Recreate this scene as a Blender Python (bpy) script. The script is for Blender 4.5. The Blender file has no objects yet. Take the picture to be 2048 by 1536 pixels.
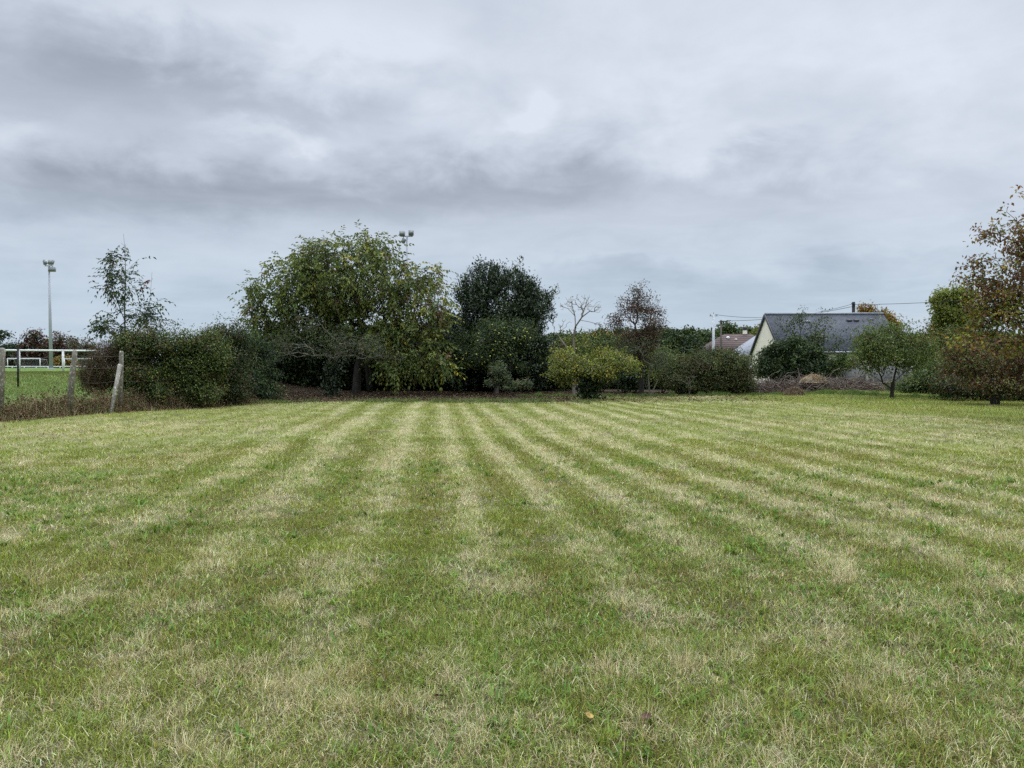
import bpy, math, random
import numpy as np

# ------------------------------------------------------------------ camera, world, sun, exposure
sc = bpy.context.scene
COL = sc.collection
F, CX, CY, HORIZON = 1520.0, 1024.0, 768.0, 733.0      # focal length in pixels of the 2048 px photograph
EYE = 1.6
PITCH = -math.atan((CY - HORIZON) / F)

cam_data = bpy.data.cameras.new("camera")
cam_data.sensor_width = 36.0
cam_data.lens = F / 2048.0 * 36.0
cam_data.clip_start = 0.05
cam_data.clip_end = 5000.0
cam = bpy.data.objects.new("camera", cam_data)
cam.location = (0, 0, EYE)
cam.rotation_euler = (math.pi / 2 + PITCH, 0, 0)
COL.objects.link(cam)
sc.camera = cam

SUN_EL, SUN_AZ = 52.0, 25.0                            # degrees; azimuth clockwise from +Y
sc.view_settings.view_transform = 'Standard'
sc.view_settings.look = 'None'
sc.view_settings.exposure = 0.0
sc.view_settings.gamma = 1.0
sc.cycles.max_bounces = 6
sc.cycles.diffuse_bounces = 3
sc.cycles.glossy_bounces = 2
sc.cycles.transmission_bounces = 3
sc.cycles.use_adaptive_sampling = True
sc.cycles.adaptive_threshold = 0.01
sc.cycles.use_denoising = False
sc.cycles.adaptive_min_samples = 64
sc.cycles.caustics_reflective = False
sc.cycles.caustics_refractive = False


def build_world():
    w = bpy.data.worlds.new("World")
    sc.world = w
    w.use_nodes = True
    nt = w.node_tree
    nt.nodes.clear()
    N, Lk = nt.nodes, nt.links

    def sock(node_in, v):
        if hasattr(v, 'is_output'):
            Lk.new(v, node_in)
        else:
            node_in.default_value = v

    def m(op, a, b=None, c=None):
        n = N.new('ShaderNodeMath')
        n.operation = op
        sock(n.inputs[0], a)
        if b is not None:
            sock(n.inputs[1], b)
        if c is not None:
            sock(n.inputs[2], c)
        return n.outputs[0]

    def noise(vec, scale, detail=5, rough=0.55, dist=0.0):
        n = N.new('ShaderNodeTexNoise')
        Lk.new(vec, n.inputs['Vector'])
        n.inputs['Scale'].default_value = scale
        n.inputs['Detail'].default_value = detail
        n.inputs['Roughness'].default_value = rough
        n.inputs['Distortion'].default_value = dist
        return n.outputs['Fac']

    def smooth(v, a, b):
        n = N.new('ShaderNodeMapRange')
        n.interpolation_type = 'SMOOTHSTEP'
        sock(n.inputs['Value'], v)
        n.inputs['From Min'].default_value = a
        n.inputs['From Max'].default_value = b
        return n.outputs['Result']

    def mixc(f, a, b):
        n = N.new('ShaderNodeMix')
        n.data_type = 'RGBA'
        sock(n.inputs[0], f)
        sock(n.inputs[6], a)
        sock(n.inputs[7], b)
        return n.outputs[2]

    tc = N.new('ShaderNodeTexCoord')
    sep = N.new('ShaderNodeSeparateXYZ')
    Lk.new(tc.outputs['Generated'], sep.inputs[0])
    x, y, z = sep.outputs
    zc = m('MAXIMUM', z, 0.0)
    den = m('ADD', zc, 0.10)
    comb = N.new('ShaderNodeCombineXYZ')                # the cloud deck seen in perspective
    Lk.new(m('DIVIDE', x, den), comb.inputs[0])
    Lk.new(m('MULTIPLY', m('DIVIDE', y, den), 1.25), comb.inputs[1])
    deck = comb.outputs[0]
    az = m('MULTIPLY', m('ARCTAN2', x, y), 57.2958)
    el = m('MULTIPLY', m('ARCSINE', z), 57.2958)
    nA = noise(deck, 0.9, 5, 0.58, 0.6)
    nB = noise(deck, 2.3, 6, 0.6, 0.8)
    comb2 = N.new('ShaderNodeCombineXYZ')
    Lk.new(m('MULTIPLY', az, 0.10), comb2.inputs[0])
    Lk.new(m('MULTIPLY', el, 0.175), comb2.inputs[1])
    nC = noise(comb2.outputs[0], 1.25, 7, 0.57, 0.25)
    comb3 = N.new('ShaderNodeCombineXYZ')
    Lk.new(m('ADD', m('MULTIPLY', az, 0.09), 40.0), comb3.inputs[0])
    Lk.new(m('MULTIPLY', el, 0.165), comb3.inputs[1])
    nD = noise(comb3.outputs[0], 1.2, 6, 0.55, 0.4)
    azw = m('ADD', az, m('MULTIPLY', m('SUBTRACT', nD, 0.5), 16.0))
    elw = m('ADD', el, m('MULTIPLY', m('SUBTRACT', nC, 0.5), 8.0))
    v = m('ADD', 0.69, m('MULTIPLY', m('SUBTRACT', nC, 0.5), 0.65))
    v = m('ADD', v, m('MULTIPLY', m('SUBTRACT', nA, 0.5), 0.30))
    v = m('ADD', v, m('MULTIPLY', m('SUBTRACT', nB, 0.5), 0.30))
    # cloud masses of this sky: azimuth, elevation, widths in degrees, weight
    for (px, py, rx, ry, wt) in CLOUDS:
        a0 = math.degrees(math.atan((px - CX) / F))
        e0 = math.degrees(math.atan((HORIZON - py) / F * math.cos(math.radians(a0))))
        sa, se = rx / F * 57.3 * math.cos(math.radians(a0)) ** 2, ry / F * 57.3
        q = m('ADD', m('POWER', m('ABSOLUTE', m('DIVIDE', m('SUBTRACT', azw, a0), sa)), 2.0),
              m('POWER', m('ABSOLUTE', m('DIVIDE', m('SUBTRACT', elw, e0), se)), 2.0))
        g = m('POWER', 2.71828, m('MULTIPLY', q, -1.0))
        v = m('ADD', v, m('MULTIPLY', g, wt))
    ramp = N.new('ShaderNodeValToRGB')
    Lk.new(v, ramp.inputs[0])
    cr = ramp.color_ramp
    cr.elements[0].position = 0.0
    cr.elements[0].color = (0.312, 0.353, 0.425, 1)
    cr.elements[1].position = 1.0
    cr.elements[1].color = (0.735, 0.792, 0.895, 1)
    e = cr.elements.new(0.5)
    e.color = (0.518, 0.577, 0.672, 1)
    # bluish clear-air tint low over the horizon
    low = m('SUBTRACT', 1.0, smooth(el, 4.0, 13.0))
    tint = mixc(smooth(v, 0.1, 0.9), (0.36, 0.47, 0.58, 1), (0.57, 0.675, 0.785, 1))
    c = mixc(m('MULTIPLY', low, 0.85), ramp.outputs[0], tint)
    # the cloud deck is thinnest, and so brightest, overhead
    up = m('ADD', 1.0, m('MULTIPLY', smooth(el, 26.0, 50.0), ZENITH))
    vm = N.new('ShaderNodeVectorMath')
    vm.operation = 'SCALE'
    Lk.new(c, vm.inputs[0])
    Lk.new(m('MULTIPLY', up, 10.0), vm.inputs['Scale'])
    sky = N.new('ShaderNodeTexSky')
    sky.sky_type = 'NISHITA'
    sky.sun_disc = False
    sky.sun_elevation = math.radians(SUN_EL)
    sky.sun_rotation = math.radians(SUN_AZ)
    thin = m('MULTIPLY', smooth(nB, 0.55, 0.75), 0.06)
    out_c = mixc(m('ADD', thin, 0.03), vm.outputs[0], sky.outputs[0])
    bg = N.new('ShaderNodeBackground')
    bg.inputs['Strength'].default_value = 0.1
    Lk.new(out_c, bg.inputs['Color'])
    o = N.new('ShaderNodeOutputWorld')
    Lk.new(bg.outputs[0], o.inputs['Surface'])
    w.cycles.sampling_method = 'MANUAL'
    w.cycles.sample_map_resolution = 1024


ZENITH = 3.7
CLOUDS = [
    (130, 150, 330, 90, -0.44), (440, 190, 200, 45, -0.22), (640, 235, 140, 30, -0.14), (120, 390, 330, 52, -0.42), (520, 390, 300, 48, -0.42),
    (900, 385, 260, 52, -0.40), (1180, 360, 200, 60, -0.36), (720, 300, 200, 30, -0.12), (1640, 390, 230, 32, -0.22), (1450, 350, 120, 25, -0.10),
    (330, 15, 260, 30, 0.18), (700, 100, 200, 70, 0.30), (1480, 110, 600, 170, 0.24), (560, 268, 130, 20, 0.36),
    (1115, 225, 60, 35, 0.30), (1500, 290, 150, 25, 0.20), (80, 255, 110, 25, 0.26), (2000, 250, 200, 200, 0.12),
    (300, 480, 600, 35, 0.06), (1500, 570, 420, 60, -0.18), (1900, 480, 300, 20, 0.10), (1250, 520, 200, 12, 0.10),
]
build_world()

sun_d = bpy.data.lights.new("sun", 'SUN')
sun_d.energy = 1.0
sun_d.angle = math.radians(30)
sun_d.color = (1.0, 0.96, 0.9)
sun = bpy.data.objects.new("sun", sun_d)
sun.rotation_euler = (math.radians(90 - SUN_EL), 0, math.radians(180 - SUN_AZ))
COL.objects.link(sun)

# ------------------------------------------------------------------ helpers
sp, cp = math.sin(PITCH), math.cos(PITCH)


def W(px, py, d):
    """The point of the place that stands d metres ahead in the direction of a photograph pixel."""
    u = (px - CX) / F
    v = (CY - py) / F
    dy = cp - sp * v
    s = d / dy
    return np.array([u * s, d, EYE + (sp + cp * v) * s])


def hash2(ix, iy, seed):
    h = (ix.astype(np.int64) * 374761393 + iy.astype(np.int64) * 668265263 + seed * 974634777) & 0xffffffff
    h = ((h ^ (h >> 13)) * 1274126177) & 0xffffffff
    h = ((h ^ (h >> 15)) * 2246822519) & 0xffffffff
    return ((h ^ (h >> 16)) & 0xffffff) / float(0xffffff)


def vnoise(x, y, seed=0):
    ix, iy = np.floor(x), np.floor(y)
    fx, fy = x - ix, y - iy
    fx = fx * fx * (3 - 2 * fx)
    fy = fy * fy * (3 - 2 * fy)
    a = hash2(ix, iy, seed)
    b = hash2(ix + 1, iy, seed)
    c = hash2(ix, iy + 1, seed)
    d = hash2(ix + 1, iy + 1, seed)
    return (a * (1 - fx) + b * fx) * (1 - fy) + (c * (1 - fx) + d * fx) * fy


def fbm(x, y, seed=0, octv=4):
    s, a, t = 0.0, 0.5, 0.0
    for k in range(octv):
        s = s + a * vnoise(x * 2 ** k + 17.3 * k, y * 2 ** k - 9.1 * k, seed + k * 31)
        t += a
        a *= 0.5
    return s / t


def sstep(a, b, v):
    t = np.clip((v - a) / (b - a), 0, 1)
    return t * t * (3 - 2 * t)


def fence_side(x, y):
    """Signed distance to the left of the old fence line."""
    return (x + 15) * -0.956 + (y - 22) * 0.295


def zt(x, y):
    x = np.asarray(x, float)
    y = np.asarray(y, float)
    s = fence_side(x, y)
    z = 1.3 * sstep(1.0, 11.0, s) * sstep(-12, 6, y)
    z = z + 0.22 * np.exp(-((x - 19.5) / 4.0) ** 2 - ((y - 44.0) / 3.0) ** 2)
    z = z + 0.10 * (fbm(x * 0.16, y * 0.16, 5, 3) - 0.5) * sstep(2, 8, np.hypot(x, y))
    z = z + 0.035 * (fbm(x * 1.1, y * 1.1, 8, 2) - 0.5)
    return z


def zg(x, y):
    return float(zt(np.array([x]), np.array([y]))[0])


def mesh_from(name, V, faces_flat, loop_tot, mat, parent=None, col=None, smooth=False, loc=None):
    V = np.asarray(V, np.float32)
    off = np.zeros(3, np.float32)
    if parent is not None:
        off = np.array(parent_world(parent), np.float32)
    elif loc is not None:
        off = np.array(loc, np.float32)
    V = V - off
    me = bpy.data.meshes.new(name)
    me.vertices.add(len(V))
    me.vertices.foreach_set('co', V.ravel())
    faces_flat = np.asarray(faces_flat, np.int32).ravel()
    loop_tot = np.asarray(loop_tot, np.int32)
    me.loops.add(len(faces_flat))
    me.loops.foreach_set('vertex_index', faces_flat)
    me.polygons.add(len(loop_tot))
    st = np.zeros(len(loop_tot), np.int32)
    st[1:] = np.cumsum(loop_tot)[:-1]
    me.polygons.foreach_set('loop_start', st)
    if smooth:
        me.polygons.foreach_set('use_smooth', np.ones(len(loop_tot), bool))
    if col is not None:
        a = me.attributes.new('Col', 'FLOAT_COLOR', 'POINT')
        c4 = np.ones((len(V), 4), np.float32)
        c4[:, :3] = col
        a.data.foreach_set('color', c4.ravel())
    me.update(calc_edges=True)
    me.materials.append(mat)
    o = bpy.data.objects.new(name, me)
    COL.objects.link(o)
    if parent is not None:
        o.parent = parent
    elif loc is not None:
        o.location = loc
    return o


def parent_world(p):
    v = np.array(p.location)
    while p.parent is not None:
        p = p.parent
        v = v + np.array(p.location)
    return v


def tag(o, label=None, cat=None, group=None, kind=None):
    if label:
        o['label'] = label
    if cat:
        o['category'] = cat
    if group:
        o['group'] = group
    if kind:
        o['kind'] = kind
    return o


def thing(name, label, cat, loc, group=None):
    o = bpy.data.objects.new(name, None)
    o.empty_display_size = 0.3
    o.location = tuple(float(v) for v in loc)
    COL.objects.link(o)
    return tag(o, label, cat, group)


class MB:
    """Collects shapes in world coordinates and links them as one mesh."""

    def __init__(self):
        self.v, self.f = [], []

    def add(self, vs, fs):
        n = len(self.v)
        self.v += [tuple(map(float, p)) for p in vs]
        self.f += [tuple(i + n for i in q) for q in fs]

    def beam(self, p0, p1, w0, w1=None, d0=None, d1=None, up=(0, 1, 0), taper_top=0.0):
        p0, p1 = np.array(p0, float), np.array(p1, float)
        w1 = w0 if w1 is None else w1
        d0 = w0 if d0 is None else d0
        d1 = w1 if d1 is None else d1
        ax = p1 - p0
        ax /= np.linalg.norm(ax)
        s = np.cross(ax, np.array(up, float))
        if np.linalg.norm(s) < 1e-5:
            s = np.cross(ax, np.array((1.0, 0, 0)))
        s /= np.linalg.norm(s)
        t = np.cross(s, ax)
        rings = [(p0, w0, d0), (p1 - ax * taper_top, w1, d1)]
        if taper_top:
            rings.append((p1 - ax * taper_top * 0.3, w1 * 0.86, d1 * 0.86))
            rings.append((p1, w1 * 0.55, d1 * 0.55))
        vs, fs = [], []
        for (p, w, d) in rings:
            c = 0.18
            for (a, b) in ((-1, -1 + c), (-1 + c, -1), (1 - c, -1), (1, -1 + c), (1, 1 - c), (1 - c, 1), (-1 + c, 1), (-1, 1 - c)):
                vs.append(p + s * a * w / 2 + t * b * d / 2)
        for r in range(len(rings) - 1):
            for k in range(8):
                fs.append((r * 8 + k, r * 8 + (k + 1) % 8, r * 8 + 8 + (k + 1) % 8, r * 8 + 8 + k))
        fs.append(tuple(range(7, -1, -1)))
        n = len(rings) * 8
        fs.append(tuple(range(n - 8, n)))
        self.add(vs, fs)

    def box(self, c, sx, sy, sz, rz=0.0, rx=0.0):
        vs = []
        cz, szn, cxr, sxr = math.cos(rz), math.sin(rz), math.cos(rx), math.sin(rx)
        for dz in (-1, 1):
            for (a, b) in ((-1, -1), (1, -1), (1, 1), (-1, 1)):
                lx, ly, lz = a * sx / 2, b * sy / 2, dz * sz / 2
                ly, lz = ly * cxr - lz * sxr, ly * sxr + lz * cxr
                vs.append((c[0] + lx * cz - ly * szn, c[1] + lx * szn + ly * cz, c[2] + lz))
        self.add(vs, [(3, 2, 1, 0), (4, 5, 6, 7), (0, 1, 5, 4), (1, 2, 6, 5), (2, 3, 7, 6), (3, 0, 4, 7)])

    def tube(self, pts, r, sides=8, r1=None):
        pts = [np.array(p, float) for p in pts]
        n = len(pts)
        vs, fs = [], []
        for i, p in enumerate(pts):
            ax = pts[min(i + 1, n - 1)] - pts[max(i - 1, 0)]
            ax /= np.linalg.norm(ax)
            ref = np.array((0, 0, 1.0)) if abs(ax[2]) < 0.9 else np.array((1.0, 0, 0))
            s = np.cross(ax, ref)
            s /= np.linalg.norm(s)
            t = np.cross(s, ax)
            rr = r if r1 is None else r + (r1 - r) * i / (n - 1)
            for k in range(sides):
                a = 2 * math.pi * k / sides
                vs.append(p + (s * math.cos(a) + t * math.sin(a)) * rr)
        for i in range(n - 1):
            for k in range(sides):
                fs.append((i * sides + k, i * sides + (k + 1) % sides, (i + 1) * sides + (k + 1) % sides, (i + 1) * sides + k))
        fs.append(tuple(range(sides - 1, -1, -1)))
        fs.append(tuple(range((n - 1) * sides, n * sides)))
        self.add(vs, fs)

    def build(self, name, mat, parent=None, loc=None, smooth=False):
        flat = [i for f in self.f for i in f]
        return mesh_from(name, np.array(self.v), flat, [len(f) for f in self.f], mat, parent, None, smooth, loc)


# ------------------------------------------------------------------ materials
def mat_new(name):
    m = bpy.data.materials.new(name)
    m.use_nodes = True
    nt = m.node_tree
    b = nt.nodes.get('Principled BSDF')
    return m, nt, b


def leaf_mat(name, trans=0.35, rough=0.5, spec=0.3, back=1.0):
    m, nt, b = mat_new(name)
    N, L = nt.nodes, nt.links
    at = N.new('ShaderNodeAttribute')
    at.attribute_name = 'Col'
    L.new(at.outputs['Color'], b.inputs['Base Color'])
    b.inputs['Roughness'].default_value = rough
    b.inputs['Specular IOR Level'].default_value = spec
    tr = N.new('ShaderNodeBsdfTranslucent')
    hs = N.new('ShaderNodeHueSaturation')
    hs.inputs['Value'].default_value = back
    hs.inputs['Saturation'].default_value = 1.1
    L.new(at.outputs['Color'], hs.inputs['Color'])
    L.new(hs.outputs[0], tr.inputs['Color'])
    mx = N.new('ShaderNodeMixShader')
    mx.inputs[0].default_value = trans
    L.new(b.outputs[0], mx.inputs[1])
    L.new(tr.outputs[0], mx.inputs[2])
    L.new(mx.outputs[0], N['Material Output'].inputs['Surface'])
    return m


def noise_mat(name, c1, c2, scale=4.0, rough=0.85, bump=0.3, c3=None, t3=0.62, metallic=0.0, detail=6, stretch=(1, 1, 1), bscale=None):
    m, nt, b = mat_new(name)
    N, L = nt.nodes, nt.links
    tc = N.new('ShaderNodeTexCoord')
    mp = N.new('ShaderNodeMapping')
    mp.inputs['Scale'].default_value = stretch
    L.new(tc.outputs['Object'], mp.inputs[0])
    n = N.new('ShaderNodeTexNoise')
    n.inputs['Scale'].default_value = scale
    n.inputs['Detail'].default_value = detail
    n.inputs['Roughness'].default_value = 0.65
    L.new(mp.outputs[0], n.inputs['Vector'])
    r = N.new('ShaderNodeValToRGB')
    r.color_ramp.elements[0].position = 0.33
    r.color_ramp.elements[0].color = (*c1, 1)
    r.color_ramp.elements[1].position = 0.67
    r.color_ramp.elements[1].color = (*c2, 1)
    L.new(n.outputs['Fac'], r.inputs[0])
    out = r.outputs[0]
    if c3 is not None:
        n3 = N.new('ShaderNodeTexNoise')
        n3.inputs['Scale'].default_value = scale * 2.7
        n3.inputs['Detail'].default_value = 5
        L.new(mp.outputs[0], n3.inputs['Vector'])
        r3 = N.new('ShaderNodeValToRGB')
        r3.color_ramp.elements[0].position = t3 - 0.03
        r3.color_ramp.elements[0].color = (0, 0, 0, 1)
        r3.color_ramp.elements[1].position = t3 + 0.03
        r3.color_ramp.elements[1].color = (1, 1, 1, 1)
        L.new(n3.outputs['Fac'], r3.inputs[0])
        mx = N.new('ShaderNodeMix')
        mx.data_type = 'RGBA'
        L.new(r3.outputs[0], mx.inputs[0])
        L.new(out, mx.inputs[6])
        mx.inputs[7].default_value = (*c3, 1)
        out = mx.outputs[2]
    L.new(out, b.inputs['Base Color'])
    b.inputs['Roughness'].default_value = rough
    b.inputs['Metallic'].default_value = metallic
    b.inputs['Specular IOR Level'].default_value = 0.25
    if bump:
        bp = N.new('ShaderNodeBump')
        bp.inputs['Strength'].default_value = bump
        bp.inputs['Distance'].default_value = 0.02
        n2 = N.new('ShaderNodeTexNoise')
        n2.inputs['Scale'].default_value = bscale or scale * 5
        n2.inputs['Detail'].default_value = 5
        L.new(mp.outputs[0], n2.inputs['Vector'])
        L.new(n2.outputs['Fac'], bp.inputs['Height'])
        L.new(bp.outputs[0], b.inputs['Normal'])
    return m


def brick_mat(name, c1, c2, mortar, bw, bh, msize=0.01, rough=0.8, offset=0.5, axis='XZ', bump=0.4, spec=0.25, mixn=0.3):
    m, nt, b = mat_new(name)
    N, L = nt.nodes, nt.links
    tc = N.new('ShaderNodeTexCoord')
    se = N.new('ShaderNodeSeparateXYZ')
    L.new(tc.outputs['Object'], se.inputs[0])
    co = N.new('ShaderNodeCombineXYZ')
    L.new(se.outputs['XYZ'.index(axis[0])], co.inputs[0])
    L.new(se.outputs['XYZ'.index(axis[1])], co.inputs[1])
    br = N.new('ShaderNodeTexBrick')
    br.offset = offset
    br.inputs['Color1'].default_value = (*c1, 1)
    br.inputs['Color2'].default_value = (*c2, 1)
    br.inputs['Mortar'].default_value = (*mortar, 1)
    br.inputs['Scale'].default_value = 1.0
    br.inputs['Mortar Size'].default_value = msize
    br.inputs['Brick Width'].default_value = bw
    br.inputs['Row Height'].default_value = bh
    L.new(co.outputs[0], br.inputs['Vector'])
    n = N.new('ShaderNodeTexNoise')
    n.inputs['Scale'].default_value = 1.6
    n.inputs['Detail'].default_value = 8
    n.inputs['Roughness'].default_value = 0.7
    L.new(tc.outputs['Object'], n.inputs['Vector'])
    mr = N.new('ShaderNodeMapRange')
    mr.inputs['From Min'].default_value = 0.3
    mr.inputs['From Max'].default_value = 0.7
    mr.inputs['To Min'].default_value = 1 - mixn
    mr.inputs['To Max'].default_value = 1 + mixn
    L.new(n.outputs['Fac'], mr.inputs['Value'])
    sc_ = N.new('ShaderNodeVectorMath')
    sc_.operation = 'SCALE'
    L.new(br.outputs['Color'], sc_.inputs[0])
    L.new(mr.outputs[0], sc_.inputs['Scale'])
    L.new(sc_.outputs[0], b.inputs['Base Color'])
    b.inputs['Roughness'].default_value = rough
    b.inputs['Specular IOR Level'].default_value = spec
    bp = N.new('ShaderNodeBump')
    bp.inputs['Strength'].default_value = bump
    bp.inputs['Distance'].default_value = 0.02
    bp.invert = True
    L.new(br.outputs['Fac'], bp.inputs['Height'])
    L.new(bp.outputs[0], b.inputs['Normal'])
    return m


M = {}
M['leaf'] = leaf_mat('foliage', 0.30, 0.55, 0.22)
M['glossy_leaf'] = leaf_mat('glossy foliage', 0.15, 0.38, 0.45)
M['grass'] = leaf_mat('grass blades', 0.32, 0.6, 0.2)
M['litter'] = leaf_mat('dry leaves', 0.12, 0.8, 0.1)
M['bark'] = noise_mat('grey brown bark', (0.045, 0.038, 0.03), (0.13, 0.115, 0.095), 7, bump=0.6, stretch=(1, 1, 0.35))
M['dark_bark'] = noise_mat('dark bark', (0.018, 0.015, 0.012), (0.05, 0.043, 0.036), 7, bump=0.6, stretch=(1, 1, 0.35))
M['pale_wood'] = noise_mat('weathered dead wood', (0.11, 0.092, 0.072), (0.25, 0.21, 0.165), 5, bump=0.4, stretch=(1, 1, 0.4))
M['grey_twig'] = noise_mat('lichen grey twigs', (0.065, 0.062, 0.044), (0.15, 0.14, 0.10), 5, bump=0.2)
M['brown_twig'] = noise_mat('brown twigs', (0.07, 0.045, 0.03), (0.16, 0.11, 0.075), 5, bump=0.2)
M['concrete'] = noise_mat('lichened concrete', (0.135, 0.12, 0.098), (0.31, 0.285, 0.24), 5, bump=0.7, c3=(0.48, 0.47, 0.40), t3=0.60, bscale=60)
M['white_paint'] = noise_mat('white painted steel', (0.62, 0.62, 0.59), (0.78, 0.78, 0.76), 3, rough=0.45, bump=0.05)
M['galv'] = noise_mat('galvanised steel', (0.34, 0.345, 0.385), (0.39, 0.395, 0.435), 1, rough=0.6, bump=0.0)
M['lamp_case'] = noise_mat('grey lamp casing', (0.16, 0.16, 0.17), (0.26, 0.26, 0.27), 3, rough=0.5, bump=0.05)
M['black_metal'] = noise_mat('black painted steel', (0.012, 0.012, 0.013), (0.03, 0.03, 0.03), 6, rough=0.6, bump=0.1)
M['wire'] = noise_mat('rusty wire', (0.08, 0.06, 0.045), (0.16, 0.13, 0.1), 9, rough=0.7, bump=0.0)
M['net'] = noise_mat('grey goal net', (0.25, 0.26, 0.26), (0.35, 0.36, 0.36), 3, bump=0)
M['slate'] = brick_mat('grey slate', (0.058, 0.063, 0.075), (0.078, 0.083, 0.098), (0.035, 0.038, 0.044), 0.32, 0.19, 0.010, 0.8, axis='XY', spec=0.12, mixn=0.12)
M['slate_edge'] = noise_mat('slate edge', (0.03, 0.03, 0.035), (0.055, 0.055, 0.06), 4, rough=0.6, bump=0.1)
M['render_cream'] = noise_mat('cream render', (0.76, 0.69, 0.56), (0.82, 0.755, 0.63), 1.2, bump=0.15, bscale=70)
M['render_white'] = noise_mat('off-white render', (0.60, 0.58, 0.53), (0.72, 0.70, 0.65), 1.2, bump=0.15, bscale=70)
M['zinc'] = noise_mat('zinc', (0.17, 0.18, 0.20), (0.25, 0.26, 0.28), 4, rough=0.45, bump=0.05, metallic=0.3)
M['tile'] = brick_mat('brown roof tiles', (0.066, 0.038, 0.033), (0.088, 0.050, 0.042), (0.026, 0.017, 0.016), 60.0, 0.24, 0.05, 0.75, axis='XZ', bump=1.0)
M['pale_roof'] = noise_mat('pale grey sheet roof', (0.20, 0.21, 0.23), (0.28, 0.29, 0.31), 2, rough=0.8, bump=0.1)
M['block'] = brick_mat('grey concrete blocks', (0.115, 0.11, 0.105), (0.175, 0.168, 0.16), (0.21, 0.20, 0.19), 0.5, 0.2, 0.016, 0.9, axis='XZ')
M['coping'] = noise_mat('coping mortar', (0.30, 0.29, 0.25), (0.42, 0.40, 0.34), 4, bump=0.4)
M['brick_chim'] = noise_mat('chimney render', (0.42, 0.38, 0.30), (0.55, 0.50, 0.40), 3, bump=0.3)
M['pole_concrete'] = noise_mat('pale concrete pole', (0.42, 0.43, 0.44), (0.56, 0.57, 0.58), 3, bump=0.2)
M['pole_wood'] = noise_mat('tarred wooden pole', (0.06, 0.05, 0.04), (0.13, 0.11, 0.09), 5, bump=0.3, stretch=(1, 1, 0.2))
M['cable'] = noise_mat('black cable', (0.015, 0.015, 0.017), (0.03, 0.03, 0.03), 5, bump=0)
M['earth'] = noise_mat('bare earth', (0.11, 0.078, 0.048), (0.22, 0.165, 0.105), 5, bump=0.9, bscale=40)
M['thatch'] = noise_mat('dry cut grass heap', (0.22, 0.165, 0.10), (0.38, 0.30, 0.19), 9, bump=1.0, bscale=60)
M['apple'] = noise_mat('yellow apple skin', (0.34, 0.36, 0.05), (0.50, 0.46, 0.09), 12, rough=0.35, bump=0)
M['glass'] = noise_mat('dark glass', (0.02, 0.022, 0.025), (0.04, 0.042, 0.047), 3, rough=0.1, bump=0)
M['white_plastic'] = noise_mat('white plastic', (0.6, 0.6, 0.58), (0.7, 0.7, 0.68), 3, rough=0.5, bump=0)


def ground_mat():
    m, nt, b = mat_new('meadow soil and thatch')
    N, L = nt.nodes, nt.links
    at = N.new('ShaderNodeAttribute')
    at.attribute_name = 'Col'
    tc = N.new('ShaderNodeTexCoord')
    n = N.new('ShaderNodeTexNoise')
    n.inputs['Scale'].default_value = 14.0
    n.inputs['Detail'].default_value = 8
    n.inputs['Roughness'].default_value = 0.75
    L.new(tc.outputs['Object'], n.inputs['Vector'])
    mr = N.new('ShaderNodeMapRange')
    mr.inputs['From Min'].default_value = 0.25
    mr.inputs['From Max'].default_value = 0.75
    mr.inputs['To Min'].default_value = 0.45
    mr.inputs['To Max'].default_value = 1.55
    L.new(n.outputs['Fac'], mr.inputs['Value'])
    s = N.new('ShaderNodeVectorMath')
    s.operation = 'SCALE'
    L.new(at.outputs['Color'], s.inputs[0])
    L.new(mr.outputs[0], s.inputs['Scale'])
    L.new(s.outputs[0], b.inputs['Base Color'])
    b.inputs['Roughness'].default_value = 0.95
    b.inputs['Specular IOR Level'].default_value = 0.1
    bp = N.new('ShaderNodeBump')
    bp.inputs['Strength'].default_value = 0.8
    bp.inputs['Distance'].default_value = 0.03
    n2 = N.new('ShaderNodeTexNoise')
    n2.inputs['Scale'].default_value = 30.0
    n2.inputs['Detail'].default_value = 6
    L.new(tc.outputs['Object'], n2.inputs['Vector'])
    L.new(n2.outputs['Fac'], bp.inputs['Height'])
    L.new(bp.outputs[0], b.inputs['Normal'])
    return m


M['ground'] = ground_mat()

# ------------------------------------------------------------------ lawn: colour of the meadow, mowing swathes
GREEN = np.array((0.255, 0.285, 0.056))
LUSH = np.array((0.180, 0.250, 0.044))
OLIVE = np.array((0.250, 0.215, 0.070))
STRAW = np.array((0.52, 0.445, 0.245))
PALE = np.array((0.42, 0.430, 0.195))
BROWN = np.array((0.16, 0.115, 0.062))
HEAD = math.radians(-6.2)


def swathe(x, y):
    """1 on the pale swathes the mower left, 0 on the dark ones between."""
    t = x * math.cos(HEAD) - y * math.sin(HEAD)
    t = t + 0.020 * np.abs(t) ** 1.5 * np.sin(y * 0.06 + 0.4) * np.sign(t)
    t = t + 0.9 * (vnoise(t * 0.30, y * 0.05, 71) - 0.5) + 0.22 * (vnoise(t * 0.8, y * 0.3, 77) - 0.5) + 0.25 * (vnoise(t * 0.5 + 9, y * 0.12, 79) - 0.5)
    p = 0.5 + 0.5 * np.cos(2 * math.pi * (t - 0.15) / 1.05)
    w_ = 0.16 * (vnoise(np.floor((t - 0.15) / 1.12 + 0.5) * 3.7, y * 0.06, 83) - 0.5)
    return 0.5 + 0.5 * sstep(0.62 + w_, 0.96 + w_, p) - 0.5 * (1 - sstep(0.03 + w_, 0.34 + w_, p))


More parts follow.
